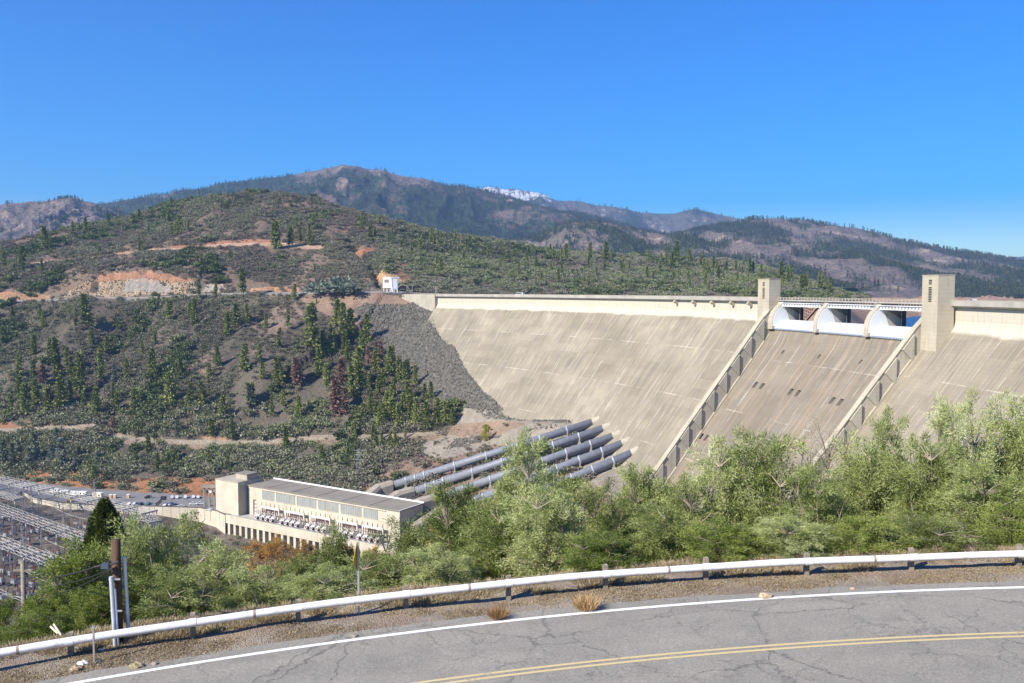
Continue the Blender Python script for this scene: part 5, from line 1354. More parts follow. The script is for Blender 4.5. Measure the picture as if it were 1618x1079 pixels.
for i in range(4): cf_.objects.link(bpy.data.objects.new('far_tree', conifer_mesh(80 + i, m_ff, n_wh=6, wide=.26, base=.02, per=4)))
for o in cf_.objects:
    me = o.data; co = np.zeros(len(me.vertices) * 3, np.float32); me.vertices.foreach_get('co', co); co = co.reshape(-1, 4, 3); c0 = co.mean(1, keepdims=True); co = c0 + (co - c0) * 2.6; me.vertices.foreach_set('co', co.ravel())
scatter('far_forest', fp[:, :3], fp[:, 3], g.rand(len(fp)) * 6.28, cf_, 'dark forest covering the distant mountains', 'forest')

# ================================================================ NEAR GROUND, ROAD
RCX, RCY = 9.5, -36.5
def zroad(X, Y): return -8.8 + .05 * X
def gz(X, Y):
    r = np.hypot(X - RCX, Y - RCY); z = -8.8 + .05 * X
    d_ = np.maximum(r - 63.5, 0); z = z - .42 * d_ ** 1.06
    u = np.clip((48.2 - r) / 9.8, 0, 1); u = u * u * (3 - 2 * u)
    return z + u * (-1.75 - z)
gx = np.arange(-46, 66, .22); gy = np.arange(-8, 60, .22)
NX, NY = np.meshgrid(gx, gy); NZ = gz(NX, NY); NRr = np.hypot(NX - RCX, NY - RCY)
offr = np.clip((NRr - 60.9) / .8, 0, 1) + np.clip((49.0 - NRr) / .8, 0, 1)
NZ = NZ + (fbm(NX / 1.1, NY / 1.1, 4, 3) * .05 + fbm(NX / 4, NY / 4, 3, 8) * .10) * np.clip(offr, 0, 1) * (1 + 1.5 * (NRr > 64)) - .03
dirtm = fbm(NX / 1.6, NY / .8, 4, 12); 
gcol = np.tile(np.array((.31, .275, .22)), NX.shape + (1,)) * (1 + .25 * fbm(NX / .5, NY / .5, 3, 77)[..., None])
k = np.clip((dirtm - .12) * 4, 0, 1)[..., None] * .55; gcol = gcol * (1 - k) + np.array((.27, .20, .15)) * k
k = (np.clip((fbm(NX / 1.2, NY / .7, 4, 19) - .12) * 4, 0, 1) * (NRr > 61.6))[..., None] * .8; gcol = gcol * (1 - k) + np.array((.36, .29, .18)) * k
k = (np.clip((NRr - 62.9) / 1.2, 0, 1))[..., None]; gcol = gcol * (1 - k) + np.array((.30, .235, .14)) * (1 + .3 * dirtm[..., None]) * k
def near_mat():
    t = NT('roadside_soil'); v = t.coords('World'); a = t.N('ShaderNodeAttribute', attribute_name='ground')
    vo = t.N('ShaderNodeTexVoronoi'); vo.inputs['Scale'].default_value = 26; t.L(v, vo.inputs['Vector'])
    gr = t.noise(v, 14, 6, .8)
    c = t.mix(t.math('MULTIPLY', vo.outputs['Distance'], .9, clamp=True), t.mix(1., a.outputs['Color'], (1.45, 1.42, 1.4), 'MULTIPLY'), t.mix(1., a.outputs['Color'], (.55, .5, .45), 'MULTIPLY'))
    c = t.mix(t.ramp(gr, [(.5, (0, 0, 0)), (.64, (1, 1, 1))]), c, t.mix(1., a.outputs['Color'], (.45, .42, .4), 'MULTIPLY'))
    c = t.mix(t.ramp(gr, [(.30, (1, 1, 1)), (.38, (0, 0, 0))]), c, (.50, .47, .42))
    t.col(c); t.rough(.95); t.spec(.1); t.bump(t.math('ADD', gr, vo.outputs['Distance']), .8, .05); return t.m
me = fast_mesh('roadside_ground', np.stack([NX, NY, NZ], -1).reshape(-1, 3), grid_faces(*NX.shape), mats=[near_mat()]); set_attr(me, 'ground', gcol.reshape(-1, 3))
o = bpy.data.objects.new('roadside_ground', me); COL.objects.link(o); tag(o, kind='structure')
def asphalt():
    t = NT('cracked_asphalt'); v = t.coords('World')
    n1 = t.noise(v, 60, 4, .8); n2 = t.noise(v, 1.1, 5, .6); n3 = t.noise(v, .22, 4, .6)
    n1 = t.math('ADD', t.math('MULTIPLY', n1, .5), t.math('MULTIPLY', t.noise(v, 19, 3, .7), .5))
    c = t.ramp(n1, [(.32, (.135, .126, .105)), (.5, (.235, .22, .186)), (.68, (.385, .36, .305))])
    c = t.mix(t.math('MULTIPLY', t.ramp(n3, [(.35, (0, 0, 0)), (.68, (1, 1, 1))]), .45), c, t.mix(1., c, (1.35, 1.33, 1.30), 'MULTIPLY'))
    c = t.mix(t.math('MULTIPLY', t.ramp(n2, [(.35, (1, 1, 1)), (.5, (0, 0, 0))]), .35), c, t.mix(1., c, (.7, .7, .72), 'MULTIPLY'))
    vec = t.N('ShaderNodeVectorMath', operation='ADD'); t.L(v, vec.inputs[0])
    nd = t.N('ShaderNodeTexNoise'); nd.inputs['Scale'].default_value = 1.9; nd.inputs['Detail'].default_value = 8; nd.inputs['Roughness'].default_value = .7; t.L(v, nd.inputs['Vector'])
    sc_ = t.N('ShaderNodeVectorMath', operation='SCALE'); sc_.inputs['Scale'].default_value = .95; t.L(nd.outputs['Color'], sc_.inputs[0]); t.L(sc_.outputs[0], vec.inputs[1])
    tot = None
    for s_, th, lo, hi, seed in ((.30, .0030, .38, .50, 0), (1.1, .0055, .53, .64, 40), (.62, .0030, .46, .56, 11)):
        vo = t.N('ShaderNodeTexVoronoi', feature='DISTANCE_TO_EDGE'); vo.inputs['Scale'].default_value = s_
        t.L(t.mapping(vec.outputs[0], (1, 1, 0), (seed, seed, 0)), vo.inputs['Vector'])
        mk = t.ramp(t.noise(t.mapping(v, (1, 1, 1), (seed, 3, 0)), .30, 3, .5), [(lo, (0, 0, 0)), (hi, (1, 1, 1))])
        q = t.math('MULTIPLY', t.ramp(vo.outputs['Distance'], [(th * .4, (1, 1, 1)), (th * 1.6, (0, 0, 0))]), mk)
        tot = q if tot is None else t.math('MAXIMUM', tot, q)
    c = t.mix(t.math('MULTIPLY', tot, .42), c, (.055, .052, .05))
    ln = t.N('ShaderNodeVectorMath', operation='DISTANCE'); t.L(t.mapping(v, (1, 1, 0)), ln.inputs[0]); ln.inputs[1].default_value = (9.5, -36.5, 0)
    wp = None
    for r_ in (59.55, 58.0, 56.1, 54.4, 52.6):
        q = t.math('SUBTRACT', 1., t.math('MULTIPLY', t.math('ABSOLUTE', t.math('SUBTRACT', ln.outputs['Value'], r_)), 2.4), clamp=True); wp = q if wp is None else t.math('MAXIMUM', wp, q)
    wp = t.math('MULTIPLY', wp, t.ramp(t.noise(v, .5, 5, .65), [(.35, (.2,) * 3), (.65, (1,) * 3)]))
    c = t.mix(t.math('MULTIPLY', wp, .34), c, t.mix(1., c, (1.38, 1.36, 1.30), 'MULTIPLY'))
    st_ = t.noise(t.mapping(v, (1, 1, 1), (5, 9, 0)), .9, 6, .75)
    c = t.mix(t.math('MULTIPLY', t.ramp(st_, [(.62, (0, 0, 0)), (.72, (1, 1, 1))]), .4), c, t.mix(1., c, (.55, .54, .52), 'MULTIPLY'))
    t.col(c); t.rough(.85); t.spec(.3); t.bump(t.math('SUBTRACT', n1, t.math('MULTIPLY', tot, 3.)), .5, .02); return t.m
def paint_line(name, c):
    t = NT(name); v = t.coords('World'); n = t.noise(v, 14, 6, .85); n2 = t.noise(v, 2.2, 4, .6)
    k_ = t.ramp(t.math('ADD', n, t.math('MULTIPLY', t.math('SUBTRACT', n2, .5), .5)), [(.60, (0, 0, 0)), (.66, (1, 1, 1))])
    t.col(t.mix(t.math('MULTIPLY', k_, .75), c, (.20, .195, .185))); t.rough(.7); return t.m
def ring(name, r0, r1, dz, mat, a0=R(35), a1=R(150), n=420, gaps=()):
    th = np.linspace(a0, a1, n); nr_ = 2 if r1 - r0 < 1 else 24; rr = np.linspace(r0, r1, nr_)
    X = RCX + rr[:, None] * np.cos(th)[None, :]; Y = RCY + rr[:, None] * np.sin(th)[None, :]
    Z = -8.8 + .05 * X + dz
    if nr_ == 24: 
        e = fbm(th * 40, th * 0, 4, 5) * .12; X[-1] += e * np.cos(th); Y[-1] += e * np.sin(th)
    me = fast_mesh(name, np.stack([X, Y, Z], -1).reshape(-1, 3), grid_faces(nr_, n), mats=[mat])
    o = bpy.data.objects.new(name, me); COL.objects.link(o); tag(o, kind='structure'); return o
ring('road', 49.3, 60.85, .008, asphalt())
mw, my = paint_line('white_line_paint', (.80, .80, .78)), paint_line('yellow_line_paint', (.56, .45, .22))
ring('road_marking', 60.26, 60.41, .013, mw)
ring('road_marking', 57.0, 57.10, .013, my); ring('road_marking', 57.22, 57.32, .013, my)
ring('road_marking', 50.0, 50.14, .013, mw)
def onp(x, y):
    d_ = ray(x, y); t_ = -8.8 / (d_[2] - .05 * d_[0]); return d_ * t_
# ---------------------------------------------------------------- pipe guardrail
gr = empty('pipe_guardrail', (0, 24.9, -8.8), 'long white steel pipe guardrail on short timber posts curving along the road', 'guardrail')
m_timber = simple('weathered_timber', (.25, .215, .165), .9, var=.35, scale=6., bump=.3)
def rail_mat():
    t = NT('white_rail_paint'); v = t.coords('World'); n = t.noise(v, 5, 6, .7)
    c = t.mix(t.ramp(n, [(.52, (0, 0, 0)), (.72, (1, 1, 1))]), (.80, .80, .79), (.52, .49, .44)); c = t.mix(t.ramp(t.noise(v, 17, 5, .8), [(.68, (0, 0, 0)), (.74, (1, 1, 1))]), c, (.25, .15, .09)); t.col(c); t.rough(.5); t.bump(t.noise(v, 1.3, 3), .35, .05); return t.m
m_rail = rail_mat()
rz_ = .46; rr0 = 62.0
angs = np.linspace(R(50), R(134), 150)
cpt = lambda a, r_, h: (RCX + r_ * math.cos(a), RCY + r_ * math.sin(a), -8.8 + .05 * (RCX + r_ * math.cos(a)) + h)
rzf = lambda a: rz_ - .065 * min(1, max(0, (R(97) - a) / R(9)))
b = MB(); b.tube([cpt(a, rr0, rzf(a) + .008 * math.sin(a * 60)) for a in angs], .103, 20); b.build('pipe', m_rail, gr, smooth=True)
pX = [-19.5, -16.8, -14.0, -11.28, -8.48, -5.85, -2.99, -.11, 2.72, 5.68, 8.68, 11.75, 14.8, 17.9, 21, 24.1, 27.2, 30.3]
for i, x in enumerate(pX):
    a = math.acos((x - RCX) / 62.22); c = np.array(cpt(a, 62.22, 0)); nn = np.array([math.cos(a), math.sin(a), 0]); tt = np.array([-nn[1], nn[0], 0])
    b = MB(); hh = .63 + RND.uniform(-.03, .05); lean = RND.uniform(-.02, .02)
    vs = [c + tt * (sx * .066 + (lean if sz_ else 0)) + nn * (sy * .085) + up * (hh - (.02 if sx * sy > 0 else 0) if sz_ else -.4) for sz_ in (0, 1) for sy in (-1, 1) for sx in (-1, 1)]
    b.add(vs, [(0, 2, 3, 1), (4, 5, 7, 6), (0, 1, 5, 4), (2, 6, 7, 3), (0, 4, 6, 2), (1, 3, 7, 5)]); b.build('post', m_timber, gr)
    b = MB(); d1 = np.array(cpt(a - .0016, rr0, rzf(a))); d2 = np.array(cpt(a + .0016, rr0, rzf(a)))
    b.tube([d1, d2], .111, 20); b.build('bracket_band', m_rail, gr, smooth=False)
    if i % 2:
        b = MB(); b.tube([cpt(a + .018, rr0, rzf(a + .018)), cpt(a + .0190, rr0, rzf(a + .018))], .107, 20); b.build('pipe_joint', simple('joint_grime', (.30, .24, .19)), gr)
# ---------------------------------------------------------------- stub pole with conduits and cables
pb = onp(187, 1016); pb[2] = gz(pb[0], pb[1]); 
up_ = empty('utility_pole', pb, 'thick dark brown wooden pole stub with silver conduits behind the guardrail', 'pole')
t = NT('brown_pole_wood'); v = t.coords('World'); nn_ = t.noise(t.mapping(v, (14, 14, .8)), 1., 5, .7)
t.col(t.ramp(nn_, [(.3, (.035, .02, .013)), (.55, (.105, .055, .030)), (.8, (.20, .12, .07))])); t.rough(.85); t.bump(nn_, .5, .03); m_pole = t.m
topz = P(183, 853, pb[1])
b = MB(); b.tube([pb - up * .5, pb * .5 + topz * .5, topz], [.13, .122, .112], 18); b.build('pole', m_pole, up_, smooth=True)
def cond(px, y0, y1, r_, dy, mat, name='conduit'):
    p0 = P(px + (y1 - y0) * .06, y1, pb[1] + dy); p1 = P(px, y0, pb[1] + dy); b = MB(); b.tube([p0, p1], r_, 12); b.build(name, mat, up_, smooth=False)
m_cond = simple('silver_conduit', (.62, .66, .70), .35, .35, var=.08)
cond(175.5, 911, 1020, .052, -.22, m_cond); cond(181.5, 930, 1019, .03, -.20, m_cond); cond(196, 880, 1005, .05, .1, m_cond)
b = MB()
for y in (915, 965, 1000): b.frame_box(P(180 + (y - 900) * .06, y, pb[1] - .2), (1, 0, 0), (0, 1, 0), up, .15, .015, .02)
b.build('strap', m_galv, up_)
pole2 = P(36, 886, 45.); base2 = np.array([P(37, 1000, 45.)[0], 45., float(gz(P(37, 1000, 45.)[0], 45.)) - .5])
u2 = empty('utility_pole', base2, 'slimmer weathered wooden pole standing down slope at the left edge', 'pole')
b = MB(); b.tube([base2, pole2], [.15, .11], 12); b.build('pole', m_timber, u2, smooth=True)
b = MB(); b.frame_box(pole2 - up * .5, (1, 0, 0), (0, 1, 0), up, .5, .06, .05); b.build('crossarm', m_timber, u2)
for i, (y, ye, sg) in enumerate([(882, 912, .25), (896, 922, .3), (899, 940, .35)]):
    p0 = P(188 - i * 5, y, pb[1] - .15); p1 = P(38, ye, 44.9); b = MB()
    b.tube([p0 + (p1 - p0) * t_ - up * sg * 4 * t_ * (1 - t_) for t_ in np.linspace(0, 1, 24)], .032 if i == 0 else .02, 6)
    o = b.build('cable', simple('black_cable', (.02, .02, .02), .6)); tag(o, ['thick black cable, highest of three on the stub pole', 'black cable, middle of three on the stub pole', 'black cable, lowest of three on the stub pole'][i], 'cable')
r = empty('cable_box', P(167, 894, pb[1] - .3), 'small blue grey cable splice box hanging beside the stub pole', 'box')
b = MB(); b.box(-.11, .09, -.05, .05, -.07, .06); local_build(b, 'box', simple('blue_grey_plastic', (.07, .09, .12), .5), r)
b = MB(); b.tube([(-.14, 0, .0), (-.3, 0, -.03)], .03, 8); b.tube([(.12, 0, .03), (.34, 0, .12)], .03, 8); local_build(b, 'gland', m_dark, r)
# sign, marker, sticks
q = onp(567, 968); q[2] = gz(q[0], q[1])
r = empty('warning_sign', q, 'yellow diamond road sign turned edge on, on a grey steel post', 'road sign', rz=R(2))
Hs = (968 - 853) / 1400 * q[1]
b = MB(); b.box(-.025, .025, -.04, .04, -.3, Hs); local_build(b, 'post', m_galv, r)
b = MB(); c_ = Hs - .40; b.prism([(-.045, -.42, c_), (-.045, 0, c_ + .42), (-.045, .42, c_), (-.045, 0, c_ - .42)], (.012, 0, 0))
for i in range(len(b.v)):
    x, y, z = b.v[i]; a = R(-6); b.v[i] = (x * math.cos(a) - y * math.sin(a), x * math.sin(a) + y * math.cos(a), z)
local_build(b, 'plate', simple('sign_yellow', (.52, .33, .03), .5), r)
q = onp(149, 1047)
r = empty('marker_post', q, 'thin rusty metal marker stake in front of the guardrail', 'stake', rz=0)
b = MB(); b.box(-.022, .022, -.015, .015, -.1, .92); local_build(b, 'stake', simple('dull_stake_metal', (.34, .30, .27), .6, .3), r)
b = MB(); b.tube([(0, -.03, .9), (0, .03, .9)], .035, 8); local_build(b, 'bolt', m_galv, r)
for i, (x0, y0, x1, y1) in enumerate([(97, 1004, 85, 986), (92, 1001, 80, 990)]):
    q = onp(x0, y0); e = P(x1, y1, q[1] + .3); b = MB(); b.tube([q, e], .03, 6)
    o = b.build('wooden_stake', simple('pale_stake', (.62, .55, .40))); tag(o, ['pale leaning stick behind the guardrail, right of two', 'pale leaning stick behind the guardrail, left of two'][i], 'stick')
def rock(px, py, s_, lab, c=(.30, .27, .22)):
    q = onp(px, py); bm = bmesh.new(); bmesh.ops.create_icosphere(bm, subdivisions=3, radius=.5)
    g = random.Random(px); ph_ = [g.uniform(0, 6) for _ in range(6)]
    for v_ in bm.verts:
        n_ = v_.co.normalized(); d_ = 1 + .22 * math.sin(n_.x * 4 + ph_[0]) * math.sin(n_.y * 5 + ph_[1]) + .12 * math.sin(n_.z * 9 + ph_[2] + n_.x * 6); v_.co *= d_; v_.co.z *= .6
    me = bpy.data.meshes.new('rock'); bm.to_mesh(me); bm.free(); me.materials.append(simple('rock_%d' % int(c[0] * 100), c, .9, var=.35, scale=9., bump=.4))
    o = bpy.data.objects.new('rock', me); COL.objects.link(o); o.location = (float(q[0]), float(q[1]), float(q[2]) + .1 * s_); o.scale = (s_, s_ * .8, s_ * .8); tag(o, lab, 'rock')
rock(156, 1046, .2, 'dark grey stone at the foot of the marker stake', (.10, .11, .10)); rock(131, 1050, .26, 'white stone left of the marker stake', (.72, .72, .70))
rock(120, 1058, .28, 'tan stone just below the white stone', (.36, .27, .18)); rock(217, 1054, .34, 'tan clod on the edge of the white line', (.34, .28, .17)); rock(244, 1050, .18, 'small tan clod right of the larger one')
rock(559, 1006, .2, 'olive clod on the white line below the road sign', (.30, .27, .16)); rock(160, 1028, .14, 'small pale stone by the pole foot', (.5, .47, .42)); rock(1210, 944, .36, 'pale straw clod on the white line at the right', (.46, .37, .24)); rock(1347, 931, .16, 'small tan stone beside the white line, far right', (.45, .34, .22))
# grass
def tuft(seed, n, mat, h=.4, spread=.16, wd=.012):
    g = np.random.RandomState(seed); a = g.rand(n) * 6.28; rr = g.rand(n) ** .7 * spread
    pos = np.stack([np.cos(a) * rr, np.sin(a) * rr, np.zeros(n)], 1); d_ = np.stack([np.cos(a) * rr * 2.2 / spread * .4 + g.normal(size=n) * .22, np.sin(a) * rr * 2.2 / spread * .4 + g.normal(size=n) * .22, np.ones(n)], 1)
    V = leaf_quads(pos, d_, g.uniform(.5, 1.1, n) * h, np.full(n, wd), g); return leaf_mesh('blades', V, np.repeat(g.rand(n), 4), mat)
m_straw = leafmat('dry_straw', [(0, (.22, .13, .06)), (.5, (.42, .27, .13)), (1, (.62, .45, .25))], .2)
m_strawi = leafmat('dry_verge_grass', [(0, (.18, .135, .09)), (.3, (.30, .235, .16)), (.55, (.39, .32, .21)), (.8, (.50, .40, .24)), (1, (.20, .21, .08))], .2, True, noise_scale=.5)
for i, (x, y, s_, lab) in enumerate([(786, 977, .9, 'smaller golden dry grass tuft on the shoulder left of the other'), (926, 963, 1.15, 'larger golden dry grass tuft on the shoulder')]):
    q = onp(x, y); o = bpy.data.objects.new('grass_tuft', tuft(i, 520, m_straw, .42, .2)); COL.objects.link(o); o.location = [float(v) for v in q]; o.scale = (s_,) * 3; tag(o, lab, 'grass tuft')
ct_ = hidden_coll('tuft_shapes')
for i in range(4): ct_.objects.link(bpy.data.objects.new('tuft', tuft(50 + i, 46, m_strawi, .16, .16, .014)))
cw_ = hidden_coll('weed_shapes')
for i in range(4):
    g = np.random.RandomState(i + 90); n = 60; pos = g.normal(size=(n, 3)) * (.1, .1, .01); pos[:, 2] = np.abs(pos[:, 2]); V = leaf_quads(pos, g.normal(size=(n, 3)) * (1, 1, .25) + (0, 0, .2), g.uniform(.02, .05, n), g.uniform(.01, .02, n), g)
    cw_.objects.link(bpy.data.objects.new('weed', leaf_mesh('weed', V, np.repeat(g.rand(n), 4), m_strawi)))
def verge(n, r0, r1, seed, thr):
    g = np.random.RandomState(seed); th = g.uniform(R(55), R(128), n * 4); rr = g.uniform(r0, r1, n * 4); X = RCX + rr * np.cos(th); Y = RCY + rr * np.sin(th)
    k_ = fbm(X / 1.3, Y / .7, 3, 5) > thr + g.normal(size=len(X)) * .12; X, Y = X[k_][:n], Y[k_][:n]
    ij = np.clip(((X - gx[0]) / .22).astype(int), 0, len(gx) - 2), np.clip(((Y - gy[0]) / .22).astype(int), 0, len(gy) - 2)
    return np.stack([X, Y, NZ[ij[1], ij[0]] - .005], 1)
p_ = verge(7000, 62.4, 65.5, 1, -.05); scatter('verge_grass', p_, rs.uniform(.5, 1.5, len(p_)), rs.rand(len(p_)) * 6.28, ct_, 'dry straw coloured grass under and behind the guardrail', 'grass')
p_ = verge(9000, 61.0, 63.0, 2, .06); scatter('shoulder_weeds', p_, rs.uniform(.5, 1.5, len(p_)), rs.rand(len(p_)) * 6.28, cw_, 'low reddish weeds on the gravel shoulder', 'weeds', tint=rs.rand(len(p_)) * .45)
p_ = verge(2500, 60.9, 63.4, 3, -.2); cg_ = hidden_coll('pebble_shapes')
for i in range(4): cg_.objects.link(stone(i + 20, simple('pebble_grey', (.34, .31, .27), .9, var=.4, scale=11.), 'pebble'))
scatter('gravel', p_, rs.uniform(.02, .075, len(p_)), rs.rand(len(p_)) * 6.28, cg_, 'loose gravel on the shoulder', 'gravel')
# ================================================================ FOREGROUND TREES
G_SIL = [(0, (.04, .06, .014)), (.28, (.13, .17, .042)), (.52, (.29, .335, .11)), (.8, (.49, .53, .25)), (1, (.68, .70, .46))]
G_GRN = [(0, (.055, .08, .015)), (.35, (.14, .19, .035)), (.7, (.28, .33, .08)), (1, (.46, .49, .18))]
G_DRK = [(0, (.045, .06, .015)), (.5, (.12, .15, .035)), (1, (.27, .30, .09))]
G_AUT = [(0, (.16, .13, .03)), (.45, (.40, .22, .04)), (.75, (.52, .28, .05)), (1, (.34, .33, .08))]
G_TWG = [(0, (.20, .17, .12)), (.5, (.34, .30, .22)), (1, (.26, .30, .16))]
LM = {'silver': leafmat('silver_green_leaves', G_SIL, .2, clump=.22, noise_scale=.9), 'green': leafmat('bright_green_leaves', G_GRN, .3, clump=.25, noise_scale=.9),
      'dark': leafmat('dark_conifer_leaves', G_DRK, .12, clump=.2, noise_scale=1.), 'autumn': leafmat('orange_autumn_leaves', G_AUT, .25, clump=.2, noise_scale=.2), 'twig': leafmat('sparse_grey_leaves', G_TWG, .2, clump=.2, noise_scale=.9)}
def tree_meshes(seed, kind, ncl=150, nl=185, hw=(.46, .46), leaf=(.014, .0032), low=.12, stems=5, open_=.0, spray=(.105, .026), lean=-.12):
    """unit-height tree: woody mesh and leaf mesh"""
    g = np.random.RandomState(seed); b = MB(); C_, D_ = [], []
    # lobes of the crown
    nlobe = g.randint(9, 13); lob = []
    for i in range(nlobe):
        a = g.rand() * 6.28; rr = g.uniform(.1, .85); z = g.uniform(low + .1, .86)
        lob.append((np.array([math.cos(a) * rr * hw[0] * .62, math.sin(a) * rr * hw[1] * .62, z * (1 - .25 * rr)]), g.uniform(.12, .25)))
    lob.append((np.array([lean * .5, 0, .84]), .15)); lob.append((np.array([0, 0, .5]), .32)); lob.append((np.array([0, 0, .28]), .34))
    for k in range(ncl):
        c, r_ = lob[g.randint(len(lob))]; q = g.normal(size=3); q /= np.linalg.norm(q)
        p = c + q * r_ * g.uniform(.55, 1.08) * (1, 1, 1.05); p[2] = max(p[2], low * .5 + g.rand() * .06)
        p[0] += lean * max(p[2] - .4, 0) * .5
        C_.append(p); d_ = q * (1, 1, .6) + np.array([lean * 1.2, 0, .75]) + g.normal(size=3) * .35; D_.append(d_ / np.linalg.norm(d_))
    C_ = np.array(C_); D_ = np.array(D_)
    # stems
    st = []
    for s in range(stems):
        a = 6.28 * s / stems + g.rand(); e = np.array([math.cos(a) * hw[0] * g.uniform(.15, .6) + lean * .4, math.sin(a) * hw[1] * g.uniform(.15, .6), g.uniform(.6, .88)])
        p0 = np.array([math.cos(a) * .02, math.sin(a) * .02, -.08]); mid = p0 * .4 + e * .6 * np.array([.65, .65, .8]) + g.normal(size=3) * .02
        pts = [(1-t)**2 * p0 + 2*t*(1-t) * mid + t*t * e + g.normal(size=3) * .006 for t in np.linspace(0, 1, 7)]
        b.tube(pts, list(np.linspace(.011, .0025, 7)), 6, cap=False); st += [(pts[i], .0155 - .002 * i) for i in range(1, 7)]
    sp = np.array([q[0] for q in st])
    for k in range(ncl):
        lo = sp[:, 2] < C_[k][2] + .02; cand = sp if not lo.any() else sp[lo]
        j = np.argmin(np.linalg.norm(cand - C_[k], axis=1)); p0 = cand[j]; e = C_[k] + D_[k] * spray[0] * .6
        m_ = (p0 + e) / 2 + np.array([0, 0, .02]) + g.normal(size=3) * .012
        b.tube([p0, m_, e], [.0045, .003, .001], 3, cap=False)
    n = ncl * nl; ci = np.repeat(np.arange(ncl), nl); t = g.rand(n)
    sz = g.uniform(.7, 1.3, ncl)[ci]
    ax_ = D_[ci]; ax_ = ax_ + np.array([0, 0, -.5]) * (t ** 2)[:, None]
    rnd = g.normal(size=(n, 3)); rad = (spray[1] * (1.1 - .6 * t) * sz)[:, None]
    pos = C_[ci] + ax_ * ((t - .35) * spray[0] * 1.7 * sz)[:, None] + rnd * rad
    ld = ax_ * .9 + rnd * .55 + g.normal(size=(n, 3)) * .35
    if open_ > 0:
        k_ = g.rand(n) > open_; pos, ld = pos[k_], ld[k_]; n = len(pos)
    V = leaf_quads(pos, ld, leaf[0] * g.uniform(.7, 1.4, n), leaf[1] * g.uniform(.7, 1.4, n), g)
    cv = g.rand(ncl)
    val = np.clip(.55 * g.rand(n) + .45 * (cv[ci[:n]] if open_ == 0 else g.rand(n)), 0, 1)
    lm = leaf_mesh('crown', V, np.repeat(val, 4), LM[kind])
    wm_ = bpy.data.meshes.new('branches'); wm_.from_pydata(b.v, [], b.f); wm_.materials.append(m_bark2 if kind in ('silver', 'twig') else m_bark)
    return wm_, lm
VAR = {'silver': [tree_meshes(100 + i, 'silver', 250, 195, leaf=(.027, .0044), spray=(.12, .024)) for i in range(6)], 'green': [tree_meshes(200 + i, 'green', 180, 180, leaf=(.018, .0075), lean=-.02) for i in range(2)],
       'twig': [tree_meshes(300 + i, 'twig', 130, 60, leaf=(.014, .0036), spray=(.10, .03)) for i in range(2)], 'autumn': [tree_meshes(400, 'autumn', 110, 110, leaf=(.022, .012), lean=0)]}
fg_used = {k: 0 for k in VAR}
def fg(px, ytop, Y, wpx, kind, lab, name='leafy_shrub', grp=None, zb=None, cat='tree'):
    X = P(px, ytop, Y)[0]; base = float(gz(X, Y)) - .1 if zb is None else zb
    top = P(px, ytop, Y)[2]; H = max(1.5, (top - base) * 1.04)
    w = wpx / 1400 * Y; sxy = w / .60
    i = fg_used[kind]; fg_used[kind] += 1; wm_, lm = VAR[kind][i % len(VAR[kind])]
    r = empty(name, (X, Y, base), lab, cat, grp, RND.choice((-.35, 0, .3, .15)) if kind == 'silver' else RND.uniform(0, 6.28)); r.scale = (sxy, sxy, H)
    for nm, me in (('branches', wm_), ('crown', lm)):
        o = bpy.data.objects.new(nm, me); COL.objects.link(o); o.parent = r
    return r
